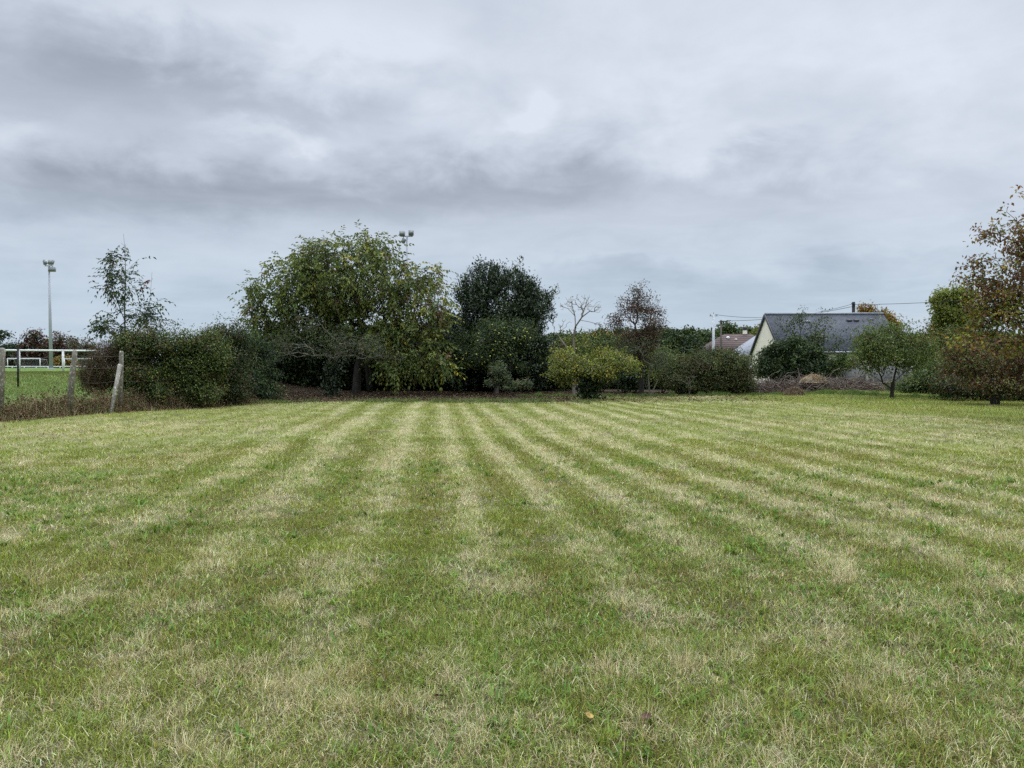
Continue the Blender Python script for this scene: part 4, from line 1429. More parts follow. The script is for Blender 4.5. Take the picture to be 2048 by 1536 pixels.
# --- ash sapling above the hedge
b = G(244, 29.5)
plant('ash_sapling', 'slender ash sapling with several leaders rising above the left hedge', 'tree', b,
      [chain(b - np.array((0, 0, 0.1)), W(250, 700, 29.5), W(250, 660, 29.5), W(249, 620, 29.5), W(251, 560, 29.5), W(250, 500, 29.5), W(247, 468, 29.5)),
       chain(W(249, 640, 29.5), W(238, 612, 29.5), W(226, 580, 29.4), W(218, 545, 29.4), W(222, 500, 29.3)),
       chain(W(252, 690, 29.5), W(285, 650, 29.6), W(300, 600, 29.6), W(304, 545, 29.6)),
       chain(W(250, 545, 29.5), W(270, 525, 29.5), W(278, 518, 29.5))],
      [(222, 545, 26, 28, 29.4, 0.5), (205, 520, 14, 8, 29.4, 0.3), (240, 560, 22, 30, 29.5, 0.5), (232, 515, 14, 14, 29.4, 0.3), (262, 575, 20, 26, 29.5, 0.45), (205, 575, 16, 12, 29.4, 0.35), (248, 620, 22, 20, 29.5, 0.5), (215, 625, 20, 12, 29.4, 0.4),
       (292, 632, 26, 26, 29.6, 0.5), (312, 605, 12, 10, 29.6, 0.3), (318, 640, 16, 8, 29.6, 0.3), (205, 650, 26, 16, 29.4, 0.5), (275, 655, 24, 20, 29.6, 0.5), (246, 485, 7, 14, 29.5, 0.15), (275, 525, 10, 10, 29.5, 0.25), (225, 655, 30, 20, 29.5, 0.5), (305, 555, 6, 12, 29.6, 0.12)],
      160, 1.45, (0.105, 0.040), [((0.035, 0.055, 0.026), 5), (DARK_L, 4), (MID_L, 2), ((0.10, 0.04, 0.03), 0.35)], 21, r_tip=0.0045, r_base=0.055, cr=0.06, bark='bark', style='pinnate', droop=0.55, gap=None, lam=0.15,
      step=0.22, arch=0.02, jit=0.08, shell=0.6, lmat='leaf', sprigs=16, sprig_len=0.5)

# --- left hedge: a row of separate shrubs
HG = 'overgrown shrubs of the left hedge'
LIME = (0.20, 0.20, 0.035)
bush('dry_shrub', 'brown half-dead conifer shrub between the second and third concrete posts', 212, 27.5, [(205, 735, 32, 40, 27.5, 0.8), (222, 705, 26, 24, 27.8, 0.7), (195, 765, 30, 26, 27.5, 0.7), (178, 750, 14, 26, 27.6, 0.5)],
     620, 20, (0.050, 0.012), [((0.075, 0.050, 0.024), 5), ((0.050, 0.052, 0.022), 4), (BROWN_L, 3)], 60, bark='brown_twig', sprigs=60, sprig_len=0.3, cr=0.12, gap=None, group=HG, droop=0.2)
bush('hedge_shrub', 'dark hedge shrub with small yellow leaves behind the braced concrete post', 285, 28.2, [(275, 705, 38, 40, 28.4, 0.9), (312, 700, 34, 42, 28.6, 1.0), (285, 745, 40, 36, 28.2, 0.9), (255, 690, 30, 24, 28.5, 0.8), (290, 782, 45, 22, 28.0, 0.8)],
     1000, 20, (0.055, 0.034), [(DARK_L, 4), (MID_L, 4), (LIME, 0.8), (BROWN_L, 1.6)], 61, sprigs=60, sprig_len=0.4, cr=0.14, group=HG)
bush('hedge_shrub', 'tall leafy hedge shrub, brightest green of the left hedge', 372, 30, [(360, 705, 42, 42, 30, 1.0), (395, 690, 38, 36, 30.3, 1.0), (375, 750, 50, 36, 29.8, 1.0), (420, 715, 36, 50, 30.3, 1.0), (340, 760, 36, 34, 29.5, 0.9), (390, 785, 60, 20, 29.6, 0.9)],
     1300, 20, (0.058, 0.036), [(MID_L, 5), (DARK_L, 4), (OLIVE_L, 3), (LIME, 0.6), (BROWN_L, 0.8)], 62, sprigs=90, sprig_len=0.45, cr=0.15, group=HG)
bush('hedge_shrub', 'dark hedge shrub with thin red-brown twigs along its top', 445, 32, [(440, 690, 38, 40, 32.2, 1.1), (470, 700, 34, 46, 32.6, 1.1), (450, 750, 45, 40, 32, 1.1), (450, 785, 45, 18, 31.7, 0.9)],
     1000, 20, (0.060, 0.036), [(DARK_L, 5), (MID_L, 3), (DEEP_L, 2), (BROWN_L, 1.2), (REDDARK_L, 1)], 63, sprigs=130, sprig_len=0.5, cr=0.16, group=HG)
bush('hedge_shrub', 'darkest hedge shrub at the far end, touching the walnut branches', 505, 36, [(500, 715, 34, 46, 36, 1.2), (525, 735, 34, 46, 37, 1.3), (490, 760, 34, 34, 35.5, 1.1), (520, 785, 40, 16, 36, 1.0)],
     800, 20, (0.075, 0.044), [(DARK_L, 5), (DEEP_L, 4), (MID_L, 2)], 64, sprigs=60, sprig_len=0.4, cr=0.18, group=HG)


def build_weeds():
    """Brown dead stalks and bramble along the fence foot."""
    rng = np.random.default_rng(90)
    parts = []
    n = 21000
    t = rng.uniform(-3.5, 12.0, n)
    off = rng.normal(0.22, 0.42, n)
    x = -15 + 0.295 * t - 0.956 * off
    y = 22 + 0.956 * t + 0.295 * off
    g = zt(x, y)
    hmax = 0.80 + 0.45 * vnoise(t * 1.3, t * 0, 5) - 0.25 * sstep(8, 12, t)
    h = rng.uniform(0.15, 1.0, n) * hmax * np.exp(-(off - 0.2) ** 2 / 0.5)
    pal = np.array([(0.29, 0.215, 0.13), (0.15, 0.105, 0.065), (0.40, 0.32, 0.19), (0.15, 0.165, 0.055), (0.22, 0.145, 0.09)])
    c = vary(pal[rng.choice(5, n, p=[.30, .15, .32, .14, .09])], 0.25, 0.05)
    np.random.seed(3)
    parts.append(blades(x, y, h, rng.uniform(0.006, 0.014, n), np.abs(rng.normal(0.45, 0.4, n)), rng.uniform(0, 6.28, n), c, 2, 0.8, g))
    # leaves of bramble among them
    m = 5200
    k = rng.integers(0, n, m)
    T = np.stack([x[k], y[k], g[k] + h[k] * rng.uniform(0.2, 0.95, m)], 1)
    V, f, lt, c = foliage(T, unit(rng.normal(0, 1, T.shape)), 4, 0.05, (0.055, 0.03), [(BROWN_L, 4), ((0.13, 0.085, 0.05), 4), (MID_L, 2), (DARK_L, 1)], rng)
    parts.append((V, f, lt, c))
    V, f, lt, c = join_parts(parts)
    return tag(mesh_from('dry_weeds', V, f, lt, M['litter'], None, c), 'strip of brown dead weeds and bramble along the foot of the old fence', 'weeds', kind='stuff')


build_weeds()


def build_bank_grass():
    rng = np.random.default_rng(91)
    np.random.seed(5)
    n = 330000
    x = rng.uniform(-40, -11, n)
    y = rng.uniform(18, 46, n)
    s = fence_side(x, y)
    ok = (s > 0.6) & (s < 16) & (np.abs(x / y) < 0.95) & ((y < 33) | (x < -17.5))
    x, y, s = x[ok], y[ok], s[ok]
    n = len(x)
    mixg = vnoise(x * 0.6, y * 0.6, 7)[:, None]
    c = np.array((0.12, 0.175, 0.044)) * (1 - mixg) + np.array((0.155, 0.180, 0.060)) * mixg
    long = (s > 5.2) & (s < 12)
    c[long] = c[long] * 0.85 + np.array((0.03, 0.012, 0.0))
    h = rng.uniform(0.03, 0.08, n) + 0.05 * long
    V, f, l, c = blades(x, y, h, rng.uniform(0.010, 0.020, n), np.abs(rng.normal(0.6, 0.3, n)), rng.uniform(0, 6.28, n), vary(c, 0.12), 1)
    return tag(mesh_from('bank_grass', V, f, l, M['grass'], None, c), 'green grass on the bank between the old fence and the pitch', 'grass', kind='stuff')


build_bank_grass()


def build_litter():
    """Fallen brown leaves under the walnut, and rough grass at the foot of the shrubs."""
    rng = np.random.default_rng(92)
    np.random.seed(6)
    n = 42000
    x = rng.uniform(-15, 14, n)
    y = rng.uniform(32, 47, n)
    ok = rng.random(n) < dirt_shade_zone(x, y) * (0.35 + 0.65 * vnoise(x * 1.2, y * 1.2, 8)) + 0.02 * (y > 31)
    x, y = x[ok], y[ok]
    n = len(x)
    z = zt(x, y) + rng.uniform(0.01, 0.05, n)
    d = unit(np.stack([rng.normal(0, 1, n), rng.normal(0, 1, n), rng.normal(0, 0.35, n)], 1))
    nr = unit(np.stack([rng.normal(0, 0.5, n), rng.normal(0, 0.5, n), np.ones(n)], 1))
    pal = np.array([(0.095, 0.062, 0.036), (0.050, 0.036, 0.024), (0.16, 0.115, 0.065), (0.24, 0.185, 0.11)])
    c = vary(pal[rng.choice(4, n, p=[.4, .35, .19, .06])], 0.22, 0.06)
    V, f, lt, c = leaf_verts(np.stack([x, y, z], 1), d, nr, rng.uniform(0.06, 0.14, n), rng.uniform(0.03, 0.07, n), c, 0.3)
    return tag(mesh_from('leaf_litter', V, f, lt, M['litter'], None, c), 'brown fallen leaves on bare ground under the walnut tree', 'leaf litter', kind='stuff')


build_litter()


def build_rough():
    """Longer rough grass and nettles at the foot of the shrubs on the far edge."""
    rng = np.random.default_rng(93)
    np.random.seed(8)
    parts = []
    n = 26000
    px = rng.uniform(1040, 2090, n)
    base = np.interp(px, [1040, 1200, 1300, 1420, 1520, 1640, 1760, 1880, 2090], [41, 41.5, 42, 42.3, 43, 42.5, 41, 38.5, 35.5])
    y = base + rng.normal(0, 0.55, n)
    x = (px - CX) / F * y
    pal = np.array([(0.085, 0.150, 0.030), (0.13, 0.19, 0.045), (0.20, 0.18, 0.08), (0.05, 0.09, 0.025)])
    c = vary(pal[rng.choice(4, n, p=[.35, .3, .15, .2])], 0.2, 0.06)
    tall = 0.10 + 0.25 * vnoise(px / 14.0, px * 0, 9) ** 2
    parts.append(blades(x, y, rng.uniform(0.4, 1.0, n) * tall, rng.uniform(0.014, 0.03, n), np.abs(rng.normal(0.4, 0.3, n)), rng.uniform(0, 6.28, n), c, 2))
    n = 16000
    x = rng.uniform(-14, 4, n)
    y = 34.2 + rng.normal(0, 1.1, n) - 0.03 * np.maximum(-x - 8, 0) ** 2
    ok = vnoise(x * 1.3, y * 1.3, 12) > 0.50
    x, y = x[ok], y[ok]
    n = len(x)
    c = vary(pal[rng.choice(4, n, p=[.35, .25, .25, .15])], 0.25, 0.06)
    parts.append(blades(x, y, rng.uniform(0.06, 0.22, n), rng.uniform(0.012, 0.026, n), np.abs(rng.normal(0.6, 0.35, n)), rng.uniform(0, 6.28, n), c, 2))
    V, f, l, c = join_parts(parts)
    return tag(mesh_from('rough_grass', V, f, l, M['grass'], None, c), 'longer rough grass at the foot of the far shrubs', 'grass', kind='stuff')


build_rough()

# ------------------------------------------------------------------ houses
def prism_roof(mb, p, q, n, th):
    """A roof slab from four corner points p (counter-clockwise seen from outside), thickness th along -n."""
    lo = [a - n * th for a in p]
    k = len(p)
    fs = [tuple(range(k)), tuple(range(2 * k - 1, k - 1, -1))]
    for i in range(k):
        j = (i + 1) % k
        fs.append((j, i, k + i, k + j))
    mb.add(list(p) + lo, fs)


def local(o, a):
    """Frame helper: origin o, heading a (radians) of the long axis."""
    u = np.array((math.cos(a), math.sin(a), 0))
    v = np.array((-math.sin(a), math.cos(a), 0))
    zz = np.array((0, 0, 1.0))
    return lambda x, y, z: o + u * x + v * y + zz * z


def frame_obj(name, mb, mat, root, o, a):
    """Build a mesh whose own axes follow the house, so that its textures do too."""
    ob = mb.build(name, mat, root)
    me = ob.data
    n = len(me.vertices)
    co = np.zeros(n * 3, np.float32)
    me.vertices.foreach_get('co', co)
    co = co.reshape(-1, 3)
    c, s_ = math.cos(-a), math.sin(-a)
    R = np.array([[c, -s_, 0], [s_, c, 0], [0, 0, 1]], np.float32)
    co = co @ R.T
    me.vertices.foreach_set('co', co.ravel())
    ob.rotation_euler = (0, 0, a)
    me.update()
    return ob


def slate_house():
    a = math.radians(-2.5)
    o = W(1531, 733, 62.5)
    o[2] = 0.0
    root = thing('house', 'cream-walled house with steep dark slate roof and pale gable facing left', 'house', o)
    X = local(o, a)
    L, HW, EV, RG = 9.35, 4.0, 2.95, 5.86          # length, half width, eaves and ridge height
    mb = MB()
    # walls with the gable as one shell
    A = [X(0, -HW, 0), X(0, HW, 0), X(0, HW, EV), X(0, 0, RG - 0.12), X(0, -HW, EV)]
    B = [X(L, -HW, 0), X(L, HW, 0), X(L, HW, EV), X(L, 0, RG - 0.12), X(L, -HW, EV)]
    mb.add(A + B, [(0, 4, 3, 2, 1), (5, 6, 7, 8, 9), (0, 5, 9, 4), (1, 2, 7, 6)])
    frame_obj('wall', mb, M['render_cream'], root, o, a)
    slope = math.atan2(RG - EV, HW)
    ov, e = 0.10, 0.42
    for sgn in (-1, 1):
        mb = MB()
        n = np.array((0, sgn * math.sin(slope), math.cos(slope)))
        nw = X(0, n[1], n[2]) - X(0, 0, 0)
        lowy, lowz = sgn * (HW + e), EV - e * math.tan(slope)
        p = [X(-ov, 0, RG), X(L + ov, 0, RG), X(L + ov, lowy, lowz), X(-ov, lowy, lowz)]
        if sgn < 0:
            p = p[::-1]
        prism_roof(mb, [q + nw * 0.02 for q in p], None, nw, 0.12)
        frame_obj('roof', mb, M['slate'], root, o, a)
        # dark verge boards along the gable
        mb = MB()
        mb.beam(X(-ov - 0.03, sgn * 0.05, RG - 0.06), X(-ov - 0.03, lowy, lowz - 0.04), 0.05, 0.05, 0.24, 0.24, up=(0, 0, 1))
        frame_obj('verge_board', mb, M['slate_edge'], root, o, a)
    mb = MB()
    mb.tube([X(-ov, 0, RG + 0.05), X(L + ov, 0, RG + 0.05)], 0.10, 8)
    frame_obj('ridge_cap', mb, M['zinc'], root, o, a)
    mb = MB()
    mb.tube([X(-ov, -HW - e - 0.06, EV - e * math.tan(slope) + 0.03), X(L + ov, -HW - e - 0.06, EV - e * math.tan(slope) + 0.03)], 0.075, 8)
    frame_obj('gutter', mb, M['zinc'], root, o, a)
    mb = MB()
    mb.tube([X(L - 0.1, -HW - 0.08, 0), X(L - 0.1, -HW - 0.08, EV - 0.35)], 0.045, 8)
    frame_obj('downpipe', mb, M['zinc'], root, o, a)

    def on_roof(x, k):
        return x, -HW * k, RG - (RG - EV) * k
    for (x, k, w_, h_) in ((3.1, 0.22, 0.34, 0.30), (8.2, 0.16, 0.24, 0.20)):
        xx, yy, zz = on_roof(x, k)
        mb = MB()
        c0 = X(xx, yy, zz)
        up = X(0, HW * 0.1, (RG - EV) * 0.1) - X(0, 0, 0)
        up = up / np.linalg.norm(up)
        nn = X(0, -math.sin(slope), math.cos(slope)) - X(0, 0, 0)
        ux = X(1, 0, 0) - X(0, 0, 0)
        base = [c0 - ux * w_ / 2 - up * h_ / 2, c0 + ux * w_ / 2 - up * h_ / 2, c0 + ux * w_ / 2 + up * h_ / 2, c0 - ux * w_ / 2 + up * h_ / 2]
        top = [q + nn * 0.16 for q in base[:2]] + [q + nn * 0.05 for q in base[2:]]
        mb.add(base + top, [(4, 5, 6, 7), (0, 1, 5, 4), (1, 2, 6, 5), (2, 3, 7, 6), (3, 0, 4, 7)])
        frame_obj('roof_vent', mb, M['zinc'], root, o, a)
    xx, yy, zz = on_roof(6.7, 0.20)
    mb = MB()
    for dx in (-0.30, 0.25):
        c0 = X(xx + dx, yy, zz)
        mb.box((c0[0], c0[1] - 0.05, c0[2] + 0.06), 0.40, 0.22, 0.08, a, slope)
    f = frame_obj('roof_window', mb, M['slate_edge'], root, o, a)
    # shutters and windows low on the garden side, seen through the shrubs
    for x0 in (4.9, 7.2):
        mb = MB()
        c0 = X(x0, -HW - 0.03, 1.55)
        mb.box(c0, 1.2, 0.08, 1.25, a)
        fr = frame_obj('window', mb, M['white_plastic'], root, o, a)
        mb = MB()
        c1 = X(x0, -HW - 0.075, 1.55)
        mb.box(c1, 1.04, 0.03, 1.09, a)
        pane = mb.build('pane', M['glass'], None)
        me = pane.data
        co = np.zeros(len(me.vertices) * 3, np.float32)
        me.vertices.foreach_get('co', co)
        co = co.reshape(-1, 3) - np.array(o, np.float32)
        c, s_ = math.cos(-a), math.sin(-a)
        co = co @ np.array([[c, -s_, 0], [s_, c, 0], [0, 0, 1]], np.float32).T
        me.vertices.foreach_set('co', co.ravel())
        pane.parent = fr
    # television aerial on the ridge
    mb = MB()
    b0 = X(8.95, 0, RG)
    mb.tube([b0, b0 + np.array((0, 0, 0.86))], 0.034, 6)
    t = b0 + np.array((0, 0, 0.80))
    mb.tube([t + np.array((0.12, -0.05, 0)), t + np.array((-0.78, 0.05, -0.04))], 0.026, 6)
    for k in range(7):
        q = t + np.array((-0.02 - 0.12 * k, 0.0, -0.005 * k))
        mb.tube([q + np.array((0.02, -0.24, 0)), q + np.array((-0.02, 0.24, 0))], 0.006, 4)
    frame_obj('aerial', mb, M['galv'], root, o, a)


slate_house()


def hip_house(name, label, px0, px1, pr0, pr1, d, ey, ry, depth, mat_roof, mat_wall, chimney=None, vents=()):
    """Hipped-roof house: eaves corners px0..px1 and ridge pr0..pr1 at heights read at pixel rows ey, ry."""
    e0, e1 = W(px0, ey, d), W(px1, ey, d)
    r0, r1 = W(pr0, ry, d + depth / 2), W(pr1, ry, d + depth / 2)
    o = np.array((e0[0], d, 0.0))
    root = thing(name, label, 'house', o)
    ev, rg = e0[2], r0[2]
    x0, x1 = e0[0], e1[0]
    ins = 0.35
    mb = MB()
    y0, y1 = d + ins, d + depth - ins
    vs = [(x0 + ins, y0, 0), (x1 - ins, y0, 0), (x1 - ins, y1, 0), (x0 + ins, y1, 0), (x0 + ins, y0, ev - 0.02), (x1 - ins, y0, ev - 0.02), (x1 - ins, y1, ev - 0.02), (x0 + ins, y1, ev - 0.02)]
    mb.add(vs, [(0, 1, 5, 4), (1, 2, 6, 5), (2, 3, 7, 6), (3, 0, 4, 7)])
    mb.build('wall', mat_wall, root)
    mb = MB()
    E = [(x0, d, ev), (x1, d, ev), (x1, d + depth, ev), (x0, d + depth, ev)]
    R0, R1 = (r0[0], d + depth / 2, rg), (r1[0], d + depth / 2, rg)
    F2 = [(q[0], q[1], q[2] - 0.14) for q in E]
    vs = E + [R0, R1] + F2
    mb.add(vs, [(0, 1, 5, 4), (1, 2, 5), (2, 3, 4, 5), (3, 0, 4), (0, 6, 7, 1), (1, 7, 8, 2), (2, 8, 9, 3), (3, 9, 6, 0), (6, 9, 8, 7)])
    roof = mb.build('roof', mat_roof, root)
    for px, py, kind in vents:
        k = (ey - py) / (ey - ry)
        p = W(px, py, d + depth / 2 * k)
        mb = MB()
        s = math.atan2(rg - ev, depth / 2)
        nn = np.array((0, -math.sin(s), math.cos(s)))
        mb.tube([p, p + nn * 0.10], 0.20 if kind else 0.15, 12)
        mb.tube([p + nn * 0.10, p + nn * 0.16], 0.13 if kind else 0.09, 12)
        mb.build('roof_vent', M['white_plastic'] if kind else M['brick_chim'], root, smooth=False)
    if chimney:
        cx_, ct, cb, cw = chimney
        p = W(cx_, ct, d + depth / 2 + 0.3)
        w_ = cw * d / F
        mb = MB()
        mb.box((p[0], p[1], (p[2] + ev) / 2 + 0.2), w_, w_ * 0.85, p[2] - ev - 0.0)
        ch = mb.build('chimney', M['brick_chim'], root)
        mb = MB()
        mb.box((p[0], p[1], p[2] + 0.28), w_ * 1.06, w_ * 0.92, 0.14)
        mb.box((p[0], p[1], p[2] + 0.44), w_ * 0.8, w_ * 0.65, 0.20)
        cap = mb.build('chimney_cap', M['slate_edge'], ch)
        cap.location = tuple(-np.array(ch.parent.location) * 0)
        me = cap.data
    return root


hip_house('house', 'bungalow with brown tiled hipped roof and pale chimney beyond the big dark bush', 1412, 1560, 1449, 1503, 84, 705, 668, 8.0,
          M['tile'], M['render_white'], (1490, 664, 0, 7.5), ((1456, 676, True), (1472, 680, False)))
hip_house('outbuilding', 'outbuilding with pale grey sheet roof tucked behind the left side of the cream gable', 1486, 1600, 1528, 1560, 70, 710, 660, 6.0,
          M['pale_roof'], M['render_white'], None, ())
hip_house('house', 'white house glimpsed through the orchard tree right of the slate roof', 1790, 1868, 1812, 1846, 74, 708, 694, 6.0,
          M['slate'], M['render_white'], None, ())


def block_wall():
    p0, p1 = W(1540, 733, 51.5), W(1935, 733, 49.5)
    a = math.atan2(p1[1] - p0[1], p1[0] - p0[0])
    o = np.array((p0[0], p0[1], 0.0))
    L = math.hypot(p1[0] - p0[0], p1[1] - p0[1])
    root = thing('block_wall', 'grey concrete block wall with pale coping behind the brush pile', 'wall', o)
    X = local(o, a)
    mb = MB()
    mb.box(X(L / 2, 0, 0.80), L, 0.20, 1.9, a)
    frame_obj('masonry', mb, M['block'], root, o, a)
    mb = MB()
    k = 12
    for i in range(k):
        mb.box(X(L * (i + 0.5) / k, 0, 1.775), L / k - 0.012, 0.26, 0.045, a)
    frame_obj('coping', mb, M['coping'], root, o, a)
    mb = MB()
    for i in range(0, 5):
        mb.box(X(L * (i * 0.22 + 0.06), -0.12, 0.80), 0.22, 0.10, 1.86, a)
    frame_obj('pilaster', mb, M['coping'], root, o, a)


block_wall()


# ------------------------------------------------------------------ brush pile, heaps
def brush_pile():
    rng = np.random.default_rng(120)
    b = G(1610, 45)
    root = thing('brush_pile', 'long heap of cut grey-brown branches in front of the block wall', 'brush pile', b)
    mb_v, mb_f = [], []
    n = 520
    px = rng.uniform(1498, 1765, n)
    prof = 0.58 * np.interp(px, [1498, 1530, 1600, 1660, 1720, 1765], [0.5, 1.0, 1.1, 1.05, 1.0, 0.4])
    d = 45 + rng.normal(0, 0.8, n)
    P = np.array([W(a, 733, bb) for a, bb in zip(px, d)])
    g = zt(P[:, 0], P[:, 1])
    P[:, 2] = g + rng.random(n) ** 0.8 * prof * np.exp(-((d - 45) / 1.4) ** 2)
    L = rng.uniform(0.5, 2.3, n)
    az = rng.normal(0.0, 0.8, n) + np.where(rng.random(n) < 0.5, 0, math.pi)
    el = rng.normal(0.0, 0.45, n)
    D = np.stack([np.cos(az) * np.cos(el), np.sin(az) * np.cos(el), np.sin(el)], 1)
    nodes, par, rad = [], [], []
    for i in range(n):
        a = P[i] - D[i] * L[i] / 2
        bend = rng.normal(0, 0.14 * L[i], 3)
        r0 = rng.uniform(0.008, 0.030) * (1.6 if rng.random() < 0.12 else 1)
        for q in range(5):
            u = q / 4
            p = a + D[i] * L[i] * u + bend * 4 * u * (1 - u)
            p[2] = max(p[2], zg(p[0], p[1]) + 0.01)
            nodes.append(p)
            par.append(len(nodes) - 2 if q else -1)
            rad.append(r0 * (1 - 0.6 * u))
        for t in range(4):
            p0 = a + D[i] * L[i] * rng.uniform(0.4, 0.9)
            e = unit(D[i] + rng.normal(0, 0.6, 3)) * rng.uniform(0.2, 0.6)
            nodes.append(p0)
            par.append(-1)
            rad.append(r0 * 0.5)
            nodes.append(p0 + e)
            par.append(len(nodes) - 2)
            rad.append(r0 * 0.25)
    wood_mesh('branches', np.array(nodes), np.array(par), np.array(rad), M['brush'], root)
    k = rng.integers(0, n, 1500)
    T = P[k] * 1.0
    T[:, 2] = T[:, 2] * 0.75
    T = T + rng.normal(0, 0.12, (1500, 3))
    T = clear_of_ground(T, 0.03)
    V, f, lt, c = foliage(T, unit(rng.normal(0, 1, T.shape)), 5, 0.10, (0.075, 0.03), [((0.085, 0.055, 0.040), 4), (BROWN_L, 4), ((0.075, 0.05, 0.05), 3)], rng)
    mesh_from('dead_leaves', clear_of_ground(V, 0.02), f, lt, M['litter'], root, c)


M['brush'] = noise_mat('cut brushwood', (0.055, 0.042, 0.033), (0.23, 0.18, 0.14), 2.2, bump=0.3)
brush_pile()


def heap(name, label, cat, px, d, rx, ry, h, lift, mat, seed, stalk=None):
    g = G(px, d)
    g[2] += lift
    na, nr = 56, 22
    vs, fs = [], []
    rng = np.random.default_rng(seed)
    for i in range(nr):
        u = i / (nr - 1)
        for k in range(na):
            a = 2 * math.pi * k / na
            wob = 1 + 0.20 * (fbm(np.array([math.cos(a) * 1.4 + seed]), np.array([math.sin(a) * 1.4]), seed, 2)[0] - 0.5) * 2
            r = u * wob
            x, y = math.cos(a) * rx * r, math.sin(a) * ry * r
            hh = h * (1 - u ** 2.2) * (0.80 + 0.55 * (fbm(np.array([x * 2.3 + seed]), np.array([y * 2.3]), seed + 1, 4)[0] - 0.2)) - 0.05
            hh += 0.05 * (vnoise(np.array([x * 9.0]), np.array([y * 9.0]), seed + 3)[0] - 0.5)
            zb = (zg(g[0] + x, g[1] + y) - g[2]) * (1 if lift == 0 else 0)
            vs.append((g[0] + x, g[1] + y, g[2] + hh + zb))
    for i in range(nr - 1):
        for k in range(na):
            fs.append((i * na + k, i * na + (k + 1) % na, (i + 1) * na + (k + 1) % na, (i + 1) * na + k)[::-1])
    mb = MB()
    mb.add(vs, fs)
    root = thing(name, label, cat, g)
    mb.build('mound', mat, root, smooth=True)
    if stalk:
        n = 2600
        a, u = rng.uniform(0, 6.28, n), np.sqrt(rng.random(n)) * 0.97
        x, y = g[0] + np.cos(a) * rx * u, g[1] + np.sin(a) * ry * u
        z = g[2] + h * (1 - u ** 2.2) * 0.95 - 0.03
        np.random.seed(seed)
        col = vary(np.array(stalk)[rng.integers(0, len(stalk), n)], 0.2, 0.05)
        V, f, l, c = blades(x, y, rng.uniform(0.08, 0.26, n), rng.uniform(0.006, 0.014, n), rng.uniform(0.9, 1.7, n), rng.uniform(0, 6.28, n), col, 2, 0.8, z)
        mesh_from('dry_stalks', V, f, l, M['litter'], root, c)


heap('grass_heap', 'tan heap of dry cut grass lying on top of the brush pile', 'grass heap', 1627, 44.5, 0.80, 0.55, 0.46, 0.52, M['thatch'], 130, [(0.30, 0.215, 0.12), (0.22, 0.15, 0.08), (0.36, 0.27, 0.17)])
heap('soil_heap', 'small brown heap of soil on the grass in front of the brush pile', 'soil heap', 1588, 41.6, 0.60, 0.42, 0.46, 0.0, M['earth'], 131, [(0.20, 0.14, 0.085), (0.14, 0.10, 0.06)])


# ------------------------------------------------------------------ poles and cables
def pole(name, label, px, d, top_py, r0, r1, mat, arm=None, parts=()):
    g = G(px, d)
    t = W(px, top_py, d)
    root = thing(name, label, 'utility pole', g)
    mb = MB()
    mb.tube([g - np.array((0, 0, 0.2)), (g + t) / 2, t], r0, 10, r1)
    mb.build('shaft', mat, root, smooth=True)
    if arm:
        mb = MB()
        mb.beam(t + np.array((-arm, 0, -0.18)), t + np.array((arm, 0, -0.18)), 0.09, up=(0, 0, 1))
        mb.build('crossarm', M['galv'], root)
        for s in (-1, 0, 1):
            mb = MB()
            q = t + np.array((s * arm * 0.85, -0.02, -0.13 if s else 0.02))
            mb.tube([q, q + np.array((0, 0, 0.07)), q + np.array((0, 0, 0.14))], 0.045, 8, 0.03)
            mb.build('insulator', M['lamp_case'], root)
    else:
        mb = MB()
        q = t + np.array((0, -r1, -0.25))
        mb.box(q + np.array((0, -0.05, 0)), 0.12, 0.10, 0.30)
        mb.box(q + np.array((-0.16, 0.02, 0.08)), 0.24, 0.06, 0.06)
        mb.build('bracket', M['black_metal'], root)
    return t


tA = pole('utility_pole', 'pale concrete utility pole with a short crossarm before the far woods', 1427, 76, 628, 0.16, 0.11, M['pole_concrete'], 0.38)
tB = pole('utility_pole', 'thin brown wooden utility pole left of the brown-tiled roof', 1442, 80, 640, 0.12, 0.09, M['pole_wood'])
tC = pole('utility_pole', 'dark pole top with cables rising behind the slate roof ridge', 1707, 76, 604, 0.17, 0.15, M['cable'])


def cable(label, a, b, sag, r):
    a, b = np.array(a, float), np.array(b, float)
    pts = [a + (b - a) * u + np.array((0, 0, -sag * 4 * u * (1 - u))) for u in np.linspace(0, 1, 25)]
    o = thing('cable', label, 'cable', a, 'overhead cables between the utility poles')
    mb = MB()
    mb.tube(pts, r, 5)
    mb.build('wire', M['cable'], o, smooth=True)


cable('overhead cable from the pale concrete pole towards the slate roof', tA + np.array((0.1, 0, -0.05)), tC + np.array((-0.1, 0, -0.2)), 0.75, 0.018)
cable('overhead cable from the thin wooden pole towards the slate roof', tB + np.array((0.1, 0, -0.1)), tC + np.array((-0.1, 0, -0.45)), 0.35, 0.022)
tD = W(2150, 577, 70)
cable('overhead cable running right from the dark pole towards the yellow-green tree', tC + np.array((0.1, 0, -0.25)), tD, 0.35, 0.022)


